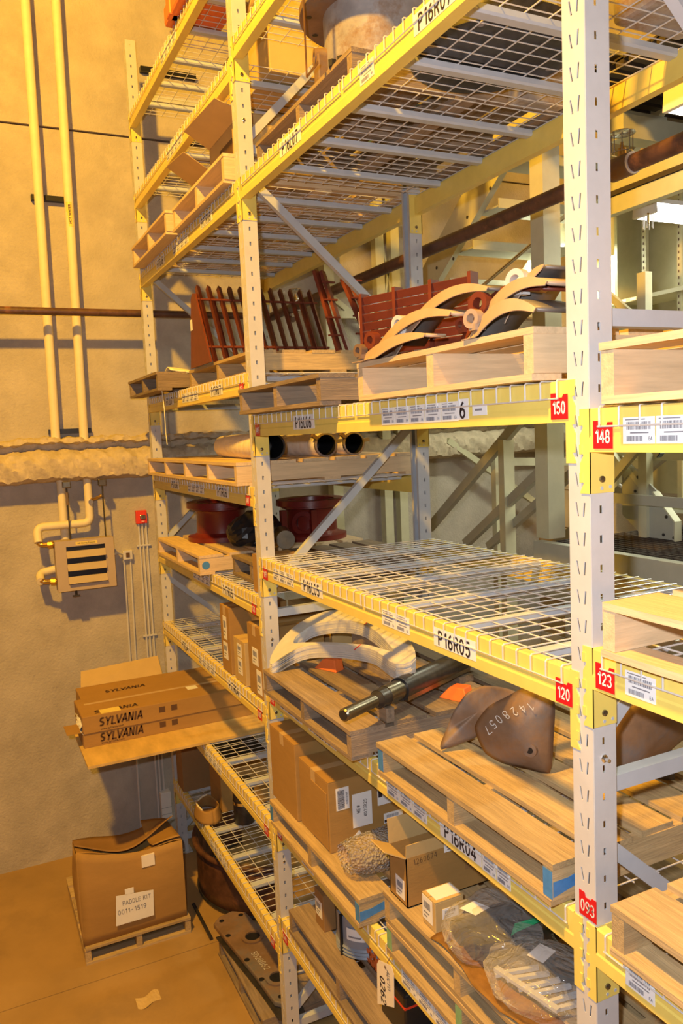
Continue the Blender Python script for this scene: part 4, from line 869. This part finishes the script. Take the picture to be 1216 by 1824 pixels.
part(lb, 'yellow_label', G().box(-4.29, -4.20, -.66, -.52, z + .232, z + .2335), 'yellow_paint', label='bright yellow sticker'); part(lb, 'paper_label', G().box(-4.46, -4.38, .02, .10, z + .232, z + .2335), 'paper')
part(lb, 'torn_paper', G().grid(lambda u, v: (-4.42 + .22 * u, -.80 - .012 * math.sin(7 * v + 5 * u), z + .10 + .10 * v), 8, 6), 'paper', sol=.002); part(lb, 'open_flap', G().box(-4.40, -4.2, -.90, -.79, z + .118, z + .122), 'cardboard')
t = thing('lamp_carton', 'rear lamp carton with its yellow lid flap raised against the wall', 'box', (-4.8, -.1, z), 'long lamp cartons'); part(t, 'body', G().box(-4.945, -4.63, -.74, .48, z, z + .225), 'cardboard', bev=.003)
part(t, 'raised_flap', G().add([(-4.94, -.70, z + .225), (-4.94, -.05, z + .225), (-5.03, -.06, z + .36), (-5.03, -.68, z + .33)], [(0, 1, 2, 3)]), 'cardboard_light', sol=.004)
text(t, 'SYLVANIA', (-4.72, -.40, z + .2265), .088, 'ink_brown', Matrix.Rotation(PI / 2, 3, 'Z'), th=.2, shear=.2); part(t, 'support_board', G().box(-4.945, -4.64, -.74, .8, z - .018, z), 'plywood')
# shelf -39
z = ZT(-39)
carton(-4.86, -4.66, .0, .42, z, z + .44, 'dark carton at the far post on the lowest far shelf', 'cardboard_dark', tape=False)
c = carton(-4.46, -4.16, .17, .55, z, z + .42, 'brown carton with black top below the lamp cartons', 'cardboard'); part(c, 'black_cover', G().box(-4.465, -4.155, .165, .555, z + .42, z + .428), 'black')
t = thing('canister', 'dark metal canister with a pipe clamp on the lowest far shelf', 'canister', (-3.95, .28, z)); part(t, 'body', G().lathe((-3.95, .28, z), [(0, 0), (.075, 0), (.08, .01), (.08, .15), (.074, .16), (.08, .17), (.08, .30), (.06, .33), (0, .335)], 32), 'dark_steel', smooth=True); part(t, 'clamp', G().lathe((-3.95, .28, z + .15), [(.084, 0), (.084, .022), (.079, .022), (.079, 0)], 28, True), 'chrome', smooth=True)
part(t, 'handle', G().tube([(-3.88, .32, z + .16), (-3.72, .42, z + .20)], .008, 8), 'rust_steel', smooth=True)
t = thing('padded_bag', 'crumpled orange-brown bag with cream rim on the lowest far shelf', 'bag', (-4.12, .02, z)); 
def pb(u, v):
    a = 2 * PI * v; return (-4.17 + (.16 - .03 * u) * math.cos(a) * (1 + .04 * math.sin(5 * a)), .06 + (.10 - .02 * u) * math.sin(a), z + .10 * u + .012 * math.sin(3 * a) * u)
part(t, 'bag_body', G().grid(pb, 5, 26), 'cardboard', smooth=True, sol=.004); part(t, 'rim', G().tube([Vector(pb(1, k / 14)) for k in range(6, 13)], .006, 6), 'cream_rag', smooth=True); part(t, 'bag_floor', G().tube([(-4.17, .06, z), (-4.17, .06, z + .012)], .10, 16), 'cardboard_dark')
# floor: crushed carton
zf = -3.30
t = thing('carton', 'large crushed carton with a handwritten paddle kit note on the floor', 'box', (-4.33, -.56, zf))
def cw(u, v):   # perimeter wall, slumping
    per = [(-3.87, -.93), (-3.87, -.22), (-4.45, -.20), (-4.45, -.90)]
    q = (u * 4) % 4; i = int(q) % 4; f = q - int(q); a = Vector(per[i]); b = Vector(per[(i + 1) % 4]); p = a.lerp(b, f); c = Vector((-4.16, -.56))
    Hs = (.66, .57, .45, .47); H = Hs[i] * (1 - f) + Hs[(i + 1) % 4] * f - (.05 if i == 0 else .03) * math.sin(PI * f)
    bl = (.022 * math.sin(PI * f) + .01 * math.sin(3 * PI * f)) * math.sin(PI * v); o = (p - c).normalized() * bl
    if i == 0: o += Vector((-.05 * max(0, v - .62), 0))
    return (p.x + o.x, p.y + o.y, zf + H * v)
part(t, 'carton_wall', G().grid(cw, 40, 10), 'cardboard', smooth=True, sol=.006)
def ctop(u, v):   # u along y, v from front to back
    f = cw(u / 4, 1); b = cw(.75 - u / 4, 1); p = Vector(f).lerp(Vector(b), v); p.z += -.075 * math.sin(PI * v) * math.sin(PI * u) + .01 * math.sin(9 * u); return p
part(t, 'flap', G().grid(lambda u, v: ctop(u, v * .46), 12, 5), 'cardboard', smooth=True, sol=.005)
part(t, 'flap', G().grid(lambda u, v: Vector(ctop(u, 1 - v * .52)) + Vector((0, 0, .012 + .10 * u * u * v)), 12, 5), 'cardboard_dark', smooth=True, sol=.005)
part(t, 'flap', G().grid(lambda u, v: Vector(ctop(.72 + .27 * v, u)) + Vector((0, 0, .02 + .05 * (1 - v) * u)), 10, 5), 'cardboard', smooth=True, sol=.005)
nn = part(t, 'paper_note', G().prism([(-3.842, -.715, -3.205), (-3.842, -.455, -3.205), (-3.842, -.447, -3.02), (-3.842, -.702, -2.99)], (.002, 0, 0)), 'paper'); text(nn, 'PADDLE KIT', (-3.8385, -.565, -3.055), .046, 'ink', '+x', .0, 'handwriting', th=.07); text(nn, '0011-1519', (-3.8385, -.60, -3.115), .050, 'ink', '+x', .0, 'handwriting', th=.07)
part(t, 'tape', G().box(-3.843, -3.840, -.64, -.58, -3.00, -2.96), 'paper'); part(t, 'shipping_label', G().box(-3.868, -3.858, -.51, -.42, -2.85, -2.765), 'tag_cream')
t = thing('paper_scrap', 'small crumpled paper scrap on the bare floor', 'paper scrap', (-3.3, -.62, -3.42)); part(t, 'scrap', G().grid(lambda u, v: (-3.35 + .10 * v + .02 * math.sin(6 * u), -.70 + .15 * u, -3.416 + .004 * math.sin(9 * u + 4 * v)), 8, 3), 'cardboard_light', sol=.002)
# rusty bolted plate on floor pallet
z = -3.42 + .128
t = thing('bolted_plate', 'rusty steel plate with holes chalked 5028062 on the dark floor pallet', 'steel plate', (-3.1, .1, z))
P = [(-3.66, -.04), (-3.60, -.10), (-2.95, -.02), (-2.68, .0), (-2.62, .06), (-2.66, .16), (-3.1, .22), (-3.62, .14), (-3.68, .06)]
part(t, 'plate', G().prism([(x, y, z + .01) for x, y in P], (0, 0, .035)), 'rust_steel', bev=.008); part(t, 'lower_plate', G().prism([(x + .1, y - .015, z) for x, y in P if x > -3.65], (0, 0, .008)), 'dark_steel')
for x, y in ((-3.60, -.04), (-3.42, -.05), (-3.12, -.02), (-2.90, .0), (-2.70, .05), (-3.60, .1), (-2.72, .13)): part(t, 'bolt_hole', G().lathe((x, y, z + .0455), [(.018, 0), (0, 0)], 12), 'black')
for x, r in ((-3.32, .05), (-2.86, .05)): part(t, 'bore_ring', G().lathe((x, .09, z + .045), [(r * 1.5, 0), (r * 1.5, .012), (r, .012), (r, 0)], 28, True), 'rust_steel', smooth=True); part(t, 'bore', G().lathe((x, .09, z + .047), [(r, 0), (0, 0)], 24), 'black')
text(t, '5028062', (-3.07, .055, z + .0462), .062, 'chalk', '+z', .12, 'chalk_mark')
for i in range(3):
    t = thing('timber_skid', f'{["front", "middle", "rear"][i]} dark timber skid under the edge of the rusty plate', 'skid', (-3.1, -.1 + i * .05, -3.42)); part(t, 'skid', G().box(-3.62, -3.53, .25 + .28 * i, .32 + .28 * i, -3.42, -3.34), 'oldwood_y')
t = thing('drum_segment', 'big dark red curved drum segment on the floor at the far bay', 'drum segment', (-4.3, .4, -3.42))
part(t, 'shell', G().grid(lambda u, v: (-4.25 + .62 * math.cos(3.3 + 2.7 * u), .62 + .62 * math.sin(3.3 + 2.7 * u), -3.40 + .38 * v), 30, 4), 'brown_pipe', smooth=True, sol=.02); part(t, 'rim', G().tube([(-4.25 + .64 * math.cos(3.3 + 2.7 * u / 20), .62 + .64 * math.sin(3.3 + 2.7 * u / 20), -3.02) for u in range(21)], .022, 10), 'brown_pipe', smooth=True)
part(t, 'foot_rim', G().tube([(-4.25 + .62 * math.cos(3.3 + 2.7 * u / 20), .62 + .62 * math.sin(3.3 + 2.7 * u / 20), -3.40) for u in range(21)], .02, 10), 'dark_steel', smooth=True)
t = thing('pry_bar', 'thin dark bar lying on the floor before the rusty plate', 'bar', (-3.85, -.05, -3.42)); part(t, 'bar', G().tube([(-4.15, -.10, -3.405), (-3.68, -.10, -3.405)], .013, 8), 'dark_steel', smooth=True)
t = thing('red_case', 'dark red case on the floor at the bottom edge below the P16 shelves', 'case', (-1.9, .5, -3.42)); part(t, 'case', G().box(-2.3, -1.3, .25, .95, -3.42, -3.16), 'casting_red', bev=.01)
t = thing('plastic_bundle', 'translucent strap bundle lying on the rusty plate by the middle post', 'straps', (-2.75, .12, z)); part(t, 'strap', G().grid(lambda u, v: (-2.84 + .14 * u + .02 * v, .14 + .16 * u + .03 * v, z + .05 + .09 * u + .02 * math.sin(3 * v)), 8, 4), 'wire_zinc', smooth=True, sol=.004)

# ---------------------------------------------------------------- wall services
XW = -5.4
t = thing('insulated_pipe', 'left of the two tall cream pipes on the far wall', 'pipe', (-5.3, -.675, .13), 'tall cream pipes'); part(t, 'pipe', G().tube([(-5.3, -.70, .12), (-5.3, -.655, 5)], .036, 20), 'pipe_cream', smooth=True)
t = thing('insulated_pipe', 'right of the two tall cream pipes on the far wall, with yellow sticker', 'pipe', (-5.3, -.46, .13), 'tall cream pipes'); part(t, 'pipe', G().tube([(-5.3, -.48, .12), (-5.3, -.425, 5)], .036, 20), 'pipe_cream', smooth=True)
part(t, 'flow_sticker', G().grid(lambda u, v: (-5.3 + .0372 * math.cos(-.9 + 1.3 * u), -.457 + .0372 * math.sin(-.9 + 1.3 * u), 1.84 + .19 * v), 6, 1), 'yellow_paint', sol=.0005)
text(t, 'HOT WATER', (-5.2605, -.462, 1.935), .026, 'ink', '+x', PI / 2)
for z, y0, y1, lb in ((2.07, -.735, -.42, 'black strut clamp bar behind the cream pipes, upper'), (.215, -.745, -.41, 'black strut clamp bar behind the cream pipes, just over the ledge'), (3.18, .20, .67, 'black strut bar on the wall behind the highest far shelf')):
    t = thing('strut_bar', lb, 'strut', (-5.37, y0, z), 'black wall struts'); part(t, 'channel', G().box(-5.40, -5.345, y0, y1, z - .02, z + .02), 'black')
t = thing('heater_piping', 'cream elbowed piping with brass valves feeding the unit heater', 'pipe', (-5.25, -.7, -.6))
R_ = .033
def bend(pts, r=.06, n=6):
    P = [Vector(p) for p in pts]; out = [P[0]]
    for i in range(1, len(P) - 1):
        a = (P[i - 1] - P[i]).normalized(); b = (P[i + 1] - P[i]).normalized(); p0 = P[i] + a * r; p1 = P[i] + b * r
        for k in range(n + 1): u = k / n; out.append(p0 * (1 - u) ** 2 + P[i] * 2 * u * (1 - u) + p1 * u * u)
    return out + [P[-1]]
part(t, 'upper_pipe', G().tube(bend([(-5.27, -.485, -.17), (-5.27, -.485, -.545), (-5.25, -.905, -.545), (-5.2, -.905, -.665)]), R_, 16), 'pipe_cream', smooth=True)
part(t, 'lower_pipe', G().tube(bend([(-5.35, -.685, -.17), (-5.35, -.685, -.90), (-5.33, -.905, -.93), (-5.2, -.91, -.98)]), R_, 16), 'pipe_cream', smooth=True)
for zz in (-.685, -.985):
    g = G().tube(bend([(-5.2, -.905, zz + .02), (-5.2, -.89, zz), (-5.16, -.79, zz)], .02), .02, 12); part(t, 'brass_elbow', g, 'brass', smooth=True)
    part(t, 'brass_union', G().tube([(-5.17, -.835, zz), (-5.16, -.80, zz)], .032, 8), 'brass')
g = G().tube([(-5.27, -.485, -.36), (-5.20, -.44, -.345), (-5.19, -.39, -.32)], .012, 10); part(t, 'drain_valve', g, 'brass', smooth=True); part(t, 'valve_tip', G().tube([(-5.24, -.475, -.37), (-5.22, -.475, -.37)], .02, 10), 'chrome', smooth=True)
t = thing('unit_heater', 'tan unit heater with angled louvres hanging under the ledge', 'heater', (-5.17, -.545, -1.05))
hx0, hx1, hy0, hy1, hz0, hz1 = -5.27, -5.14, -.79, -.33, -1.075, -.665
g = G().box(hx0, hx1 - .02, hy0, hy1, hz0, hz1); part(t, 'cabinet', g, 'heater_tan', bev=.006)
g = G(); fy0, fy1, fz0, fz1 = hy0 + .085, hy1 - .07, hz0 + .05, hz1 - .05
g.box(hx1 - .02, hx1, hy0, fy0, hz0, hz1).box(hx1 - .02, hx1, fy1, hy1, hz0, hz1).box(hx1 - .02, hx1, fy0, fy1, hz0, fz0).box(hx1 - .02, hx1, fy0, fy1, fz1, hz1); part(t, 'front_frame', g, 'heater_tan')
part(t, 'dark_core', G().box(hx1 - .022, hx1 - .018, fy0, fy1, fz0, fz1), 'black')
for i in range(3):
    zz = fz1 - .06 - i * .105; part(t, 'louvre', G().add([(hx1 - .012, fy0, zz + .022), (hx1 - .012, fy1, zz + .022), (hx1 + .03, fy1, zz - .03), (hx1 + .03, fy0, zz - .03)], [(0, 1, 2, 3)]), 'heater_tan', sol=.004)
st = part(t, 'maker_sticker', G().box(hx1, hx1 + .001, -.63, -.46, hz1 - .04, hz1 - .015), 'yellow_paint'); text(st, 'AC Heating Products', (hx1 + .0016, -.545, hz1 - .028), .016, 'ink', '+x')
for y in (-.66, -.38):
    part(t, 'hanger_rod', G().tube([(-5.2, y, hz1), (-5.2, y, -.21)], .006, 8), 'gun_steel', smooth=True); part(t, 'beam_clamp', G().box(-5.225, -5.165, y - .03, y + .03, -.24, -.19), 'gun_steel', bev=.004)
part(t, 'turnbuckle', G().tube([(-5.2, -.66, -.28), (-5.2, -.66, -.38)], .011, 8), 'rust_steel', smooth=True); part(t, 'drain_cock', G().tube([(-5.18, -.65, hz0), (-5.18, -.65, hz0 - .05)], .01, 8).box(-5.19, -5.17, -.68, -.62, hz0 - .055, hz0 - .045), 'dark_steel')
t = thing('alarm_strobe', 'red fire alarm strobe box on the far wall with three conduits', 'alarm', (-5.38, -.045, -.61)); part(t, 'back_box', G().box(-5.4, -5.35, -.093, .0, -.60, -.487), 'alarm_red', bev=.005); part(t, 'strobe_lens', G().box(-5.35, -5.335, -.062, -.015, -.56, -.525), 'chrome', bev=.005)
text(t, 'FIRE', (-5.3345, -.04, -.58), .016, 'tag_white', '+x')
for y, zb in ((-.070, -3.40), (-.040, -3.05), (-.008, -3.05)):
    part(t, 'conduit', G().tube([(-5.385, y, -.60), (-5.385, y + (-.0 if y < -.05 else 0), zb)], .0085, 10), 'wire_zinc', smooth=True)
for zz in (-.80, -1.6, -2.3): part(t, 'conduit_strap', G().box(-5.39, -5.374, -.10, .02, zz, zz + .015), 'wire_zinc')
t = thing('switch_box', 'small steel switch box with two conduits right of the heater', 'electrical box', (-5.38, -.19, -.9)); part(t, 'box', G().box(-5.4, -5.35, -.225, -.145, -.90, -.82), 'wire_zinc', bev=.004); part(t, 'switch', G().box(-5.35, -5.345, -.20, -.17, -.88, -.84), 'ink_brown'); part(t, 'flex_lead', G().tube([(-5.37, -.225, -.85), (-5.33, -.27, -.83), (-5.3, -.33, -.84)], .010, 8), 'wire_zinc', smooth=True)
for y, zb in ((-.215, -3.42), (-.16, -2.1)): part(t, 'conduit', G().tube([(-5.385, y, -.9), (-5.385, y - .02, zb)], .0085, 10), 'wire_zinc', smooth=True)
t = thing('wall_box', 'pale sheet-metal box low on the wall left of the far post', 'electrical box', (-5.36, -.02, -3.3)); part(t, 'box', G().box(-5.4, -5.32, -.055, .035, -3.27, -3.02), 'tag_cream', bev=.003); part(t, 'seam', G().box(-5.3205, -5.319, -.055, .035, -3.16, -3.157), 'ink_grey'); part(t, 'seam', G().box(-5.3205, -5.319, -.055, .035, -3.22, -3.217), 'ink_grey')
# sprinkler piping
t = thing('sprinkler_piping', 'dark brown steel sprinkler pipe along the wall and behind the rack', 'pipe', (-5.1, 1.15, 1.14))
part(t, 'main_pipe', G().tube([(-5.1, -6, 1.137), (-5.1, 1.15, 1.143)], .030, 20), 'brown_pipe', smooth=True); part(t, 'branch_pipe', G().tube([(-5.1, 1.15, 1.143), (4.5, 1.15, 1.148)], .036, 24), 'brown_pipe', smooth=True)
def head(x, y, z, up=1):
    g = G().tube([(x - .055, y, z), (x + .055, y, z)], .046, 20); part(t, 'tee', g, 'rust_steel', smooth=True); part(t, 'paint_ring', G().tube([(x + .056, y, z), (x + .064, y, z)], .044, 20), 'wire_zinc', smooth=True)
    h = part(t, 'sprinkler_head', G().tube([(x, y, z + .04), (x, y, z + .075), (x, y, z + .08), (x, y, z + .10)], [.017, .017, .008, .006], 12), 'brass', smooth=True)
    part(h, 'shield', G().lathe((x, y, z + .135), [(0, .004), (.05, .002), (.055, -.002)], 28), 'chrome', smooth=True, sol=.001)
    g = G()
    for i in range(8): a = i * PI / 4; g.tube([(x + .042 * math.cos(a), y + .042 * math.sin(a), z + .055), (x + .042 * math.cos(a), y + .042 * math.sin(a), z + .134)], .0018, 5)
    g.lathe((x, y, z + .055), [(.040, 0), (.044, 0), (.044, .003), (.040, .003)], 20, True); part(h, 'guard_cage', g, 'chrome')
head(-1.02, 1.15, 1.147); head(-4.55, 1.15, 1.143)
part(t, 'drop_nipple', G().tube([(-4.7, 1.15, 1.13), (-4.7, 1.15, 1.07), (-4.62, 1.15, 1.05)], .025, 12), 'brown_pipe', smooth=True)

# ---------------------------------------------------------------- mezzanine and stair behind
MP = 'mezz_paint'
t = thing('mezzanine', 'pale beige steel mezzanine frame behind the rack', 'mezzanine', (-2, 2.4, -3.42))
def col(x, y, z0, z1, wx=.11, wy=.11): part(t, 'column', G().box(x - wx / 2, x + wx / 2, y - wy / 2, y + wy / 2, z0, z1), MP)
col(-5.28, 1.78, -3.42, 5, .12, .10); col(-5.28, 2.33, -3.42, 5, .09, .09); col(-5.28, 2.50, -3.42, 5, .09, .09)
col(-2.10, 1.66, -.56, 5, .11, .12); col(-3.47, 2.4, -3.42, -.005, .07, .10); col(-3.72, 2.5, -3.42, -.12, .06, .08)
def br(a, b, w_=.06, h_=.06, m=MP, nm='brace'): part(t, nm, G().bar(a, b, w_, h_), m)
br((-5.28, 1.80, 1.20), (-5.28, 4.2, 1.27), .05, .07); br((-5.28, 1.8, 1.38), (-5.28, 2.4, .95), .03, .05); br((-5.28, 2.36, 2.0), (-5.28, 2.5, 1.2), .02, .03); br((-5.28, 2.36, 1.2), (-5.28, 2.5, 2.0), .02, .03)
br((-4.62, 2.4, -.80), (-3.20, 2.4, .20), .05, .075, 'mezz_grey'); br((-3.20, 2.4, .20), (-2.9, 2.75, -.05), .04, .05); br((-4.05, 2.4, -.88), (-2.3, 2.4, .25), .05, .07, 'mezz_grey'); br((-3.79, 2.45, -.88), (-2.2, 2.45, .12), .05, .06, 'mezz_grey'); br((-3.2, 2.5, -.9), (-2.0, 2.5, -.1), .05, .06, 'mezz_grey')
br((-3.47, 2.45, -.18), (-3.47, 3.2, -.22), .05, .06); br((-5.2, 3.0, -.02), (-5.2, 4.2, -.8), .05, .06)
# floor edge beams, grating
part(t, 'edge_beam', G().box(-2.06, 3, 1.50, 1.56, -.675, -.56), 'mezz_grey')
for i in range(26):
    y = 1.58 + i * .05; part(t, 'grating_bar', G().box(-1.95, .6, y, y + .008, -.585, -.556), 'deck_dark')
g = G()
for i in range(50): x = -1.95 + i * .05; g.box(x, x + .006, 1.57, 2.88, -.562, -.554)
part(t, 'cross_bar', g, 'deck_dark')
part(t, 'edge_beam', G().box(-2.42, 3, 2.40, 2.46, 1.535, 1.70), MP); part(t, 'edge_beam', G().box(-2.42, 3, 2.40, 2.46, 1.395, 1.50), MP); part(t, 'grating_edge', G().box(-2.42, 3, 2.39, 2.46, 1.503, 1.532), 'deck_dark')
part(t, 'cross_beam', G().box(-2.42, -2.30, 2.46, 4.28, 1.86, 2.0), MP)
g = G()
for i in range(40): x = -2.9 + i * .1; g.box(x, x + .06, 2.2, 4.28, 2.14, 2.18); 
part(t, 'roof_deck', g.box(-2.9, 1.1, 2.2, 4.28, 2.17, 2.19), 'deck_dark'); part(t, 'roof_deck', G().box(-2.2, 1.5, 2.5, 4.28, 1.56, 1.58), 'deck_dark')
part(t, 'column', G().box(-1.76, -1.70, 2.0, 2.05, -.556, .9), MP); part(t, 'cross_member', G().box(-2.3, .8, 2.06, 2.11, -.125, -.075), MP)
br((-2.10, 1.98, -.375), (-1.66, 1.98, .02), .03, .05); br((-1.86, 2.03, -.17), (-1.74, 2.03, -.29), .03, .03); br((-2.0, 2.03, -.08), (-1.86, 2.03, -.22), .03, .04)
part(t, 'square_tube', G().bar((-1.72, 1.9, .10), (-1.51, 1.9, -.085), .04, .04), MP); part(t, 'tube_end', G().bar((-1.512, 1.9, -.083), (-1.507, 1.9, -.088), .032, .032), 'black')
part(t, 'toe_rail', G().box(-1.90, .9, 1.93, 1.95, -.365, -.31), 'mezz_grey')
g = G().prism([(-1.90, 2.02, -.10), (-1.645, 2.02, -.295), (-1.497, 2.02, -.45), (-1.497, 2.02, -.555), (-1.75, 2.02, -.555), (-1.82, 2.02, -.50), (-1.90, 2.02, -.44)], (0, .012, 0)); o = part(t, 'stair_side_plate', g, 'mezz_grey')
part(t, 'plate_flange', G().bar((-1.645, 2.01, -.295), (-1.497, 2.01, -.45), .05, .008).bar((-1.497, 2.01, -.45), (-1.497, 2.01, -.555), .05, .008), MP)
for x, zz in ((-1.80, -.30), (-1.76, -.42), (-1.58, -.43), (-1.60, -.53), (-1.53, -.54), (-1.78, -.22)): bolt(o, x, 2.02, zz, .009, (0, -1, 0), 'dark_steel')
for i in range(5): part(t, 'lower_tread', G().box(-1.70 + .16 * 0, -.6, 2.10 + .20 * i, 2.28 + .20 * i, -.40 + .09 * i, -.385 + .09 * i), 'mezz_grey'); part(t, 'tread_lip', G().box(-1.70, -.6, 2.094 + .20 * i, 2.10 + .20 * i, -.415 + .09 * i, -.375 + .09 * i), MP)
part(t, 'cable', G().tube(bend([(-2.2, 2.3, -.30), (-1.98, 2.3, -.42), (-1.92, 2.3, -.56), (-1.90, 2.3, -.9)], .08), .012, 8), 'wire_zinc', smooth=True)
# stair rising towards the camera
t = thing('steel_stair', 'beige steel stair with deep stringer rising behind the P16L07 shelf', 'stair', (-3.3, 2.4, 1.0))
g = G().prism([(-4.05, 2.0, 1.02), (-4.05, 2.0, 1.30), (-2.35, 2.0, 2.52), (-2.05, 2.0, 2.40)], (0, .05, 0)); st = part(t, 'stringer', g, MP)
for x, zz in ((-3.75, 1.33), (-3.52, 1.35), (-3.33, 1.60), (-3.05, 1.72), (-3.62, 1.46)): bolt(st, x, 2.0, zz, .012, (0, -1, 0), 'dark_steel')
part(t, 'stringer', G().prism([(-4.05, 2.95, 1.02), (-4.05, 2.95, 1.30), (-2.35, 2.95, 2.52), (-2.05, 2.95, 2.40)], (0, .05, 0)), MP)
for i in range(-4, 4):
    x = -3.03 + .312 * i; zz = 1.60 + .208 * i; part(t, 'tread', G().box(x - .24, x, 2.05, 2.95, zz, zz + .012), 'mezz_grey'); part(t, 'tread_lip', G().box(x - .004, x + .004, 2.05, 2.95, zz - .01, zz + .055), MP)
t = thing('handrail', 'thin polished handrail slanting behind the nearest post', 'handrail', (-2.6, 1.7, 1.1)); part(t, 'rail', G().tube([(-3.05, 1.75, .95), (-1.9, 1.75, 1.30)], .012, 10), 'chrome', smooth=True)
# shelving
t = thing('steel_shelving', 'olive sheet-metal shelving with punched uprights right of the nearest post', 'shelving', (-2.9, 3.4, .2))
part(t, 'back_panel', G().box(-3.9, -2.25, 3.72, 3.74, -.5, 1.85), 'shelf_olive'); part(t, 'side_panel', G().box(-3.33, -3.30, 3.4, 3.72, -.5, 1.85), 'shelf_olive')
for x in (-3.03, -2.70):
    u = part(t, 'upright', G().box(x - .02, x + .02, 3.40, 3.43, -.5, 1.85), 'shelf_olive'); g = G()
    for i in range(34): g.box(x - .008, x + .000, 3.397, 3.401, .3 + i * .045, .318 + i * .045)
    part(u, 'slot', g, 'ink_brown')
sh = part(t, 'shelf', G().box(-3.5, -2.0, 3.38, 3.72, 1.02, 1.05), MP)
for x in (-3.25, -3.15, -3.05): part(sh, 'label', G().box(x, x + .06, 3.378, 3.38, 1.025, 1.046), 'paper')
part(t, 'shelf', G().box(-3.5, -2.0, 3.38, 3.72, .45, .48), MP); part(t, 'diagonal', G().bar((-3.10, 3.0, 1.12), (-2.7, 3.0, .80), .03, .05), MP)
# fluorescent fixtures
def fix(x, y, z, label, ln=1.2, w_=.16, h_=.09):
    t = thing('fluorescent_light', label, 'light', (x, y, z), 'fluorescent fixtures under the mezzanine')
    part(t, 'end_cap', G().prism([(x - w_ / 2, y, z + h_), (x + w_ / 2, y, z + h_), (x + w_ / 2 + .01, y, z), (x - w_ / 2 - .01, y, z)], (0, .03, 0)), 'tag_cream')
    part(t, 'housing', G().box(x - w_ / 2, x + w_ / 2, y + .03, y + ln, z + h_ * .7, z + h_), 'tag_white')
    part(t, 'diffuser', G().box(x - w_ / 2, x + w_ / 2, y + .03, y + ln, z, z + h_ * .7), 'tube_light')
    return t
fa = fix(-2.28, 2.6, 1.385, 'lit fluorescent fixture right of the nearest post, lower one', ln=.76); fix(-1.42, 1.9, 1.63, 'lit fluorescent fixture at the upper right edge', ln=.48, w_=.12, h_=.13)
g = G()
for i in range(6): a = i * PI / 3; g.tube([(-2.22 + .03 * math.cos(a), 2.58 + .03 * math.sin(a), 1.37), (-2.22 + .03 * math.cos(a), 2.58 + .03 * math.sin(a), 1.29)], .003, 5)
t = thing('sprinkler_guard', 'small caged sprinkler under the lower fluorescent fixture', 'sprinkler', (-2.22, 2.58, 1.28)); part(t, 'cage', g, 'wire_zinc'); part(t, 'bulb', G().tube([(-2.22, 2.58, 1.385), (-2.22, 2.58, 1.32)], .008, 8), 'brass')
for x, y in ((-3.6, 3.2), (-1.0, 3.2)): light('fluorescent_tube', 'AREA', (x, y, 1.35 if x > -3 else 1.5), 75, (.96, 1, .76), .2, None, sy=1.2)

# ---------------------------------------------------------------- lift everything so that the floor is at z = 0
for o in bpy.data.objects:
    if o.parent is None and o.type != 'CAMERA': o.location.z += Z0
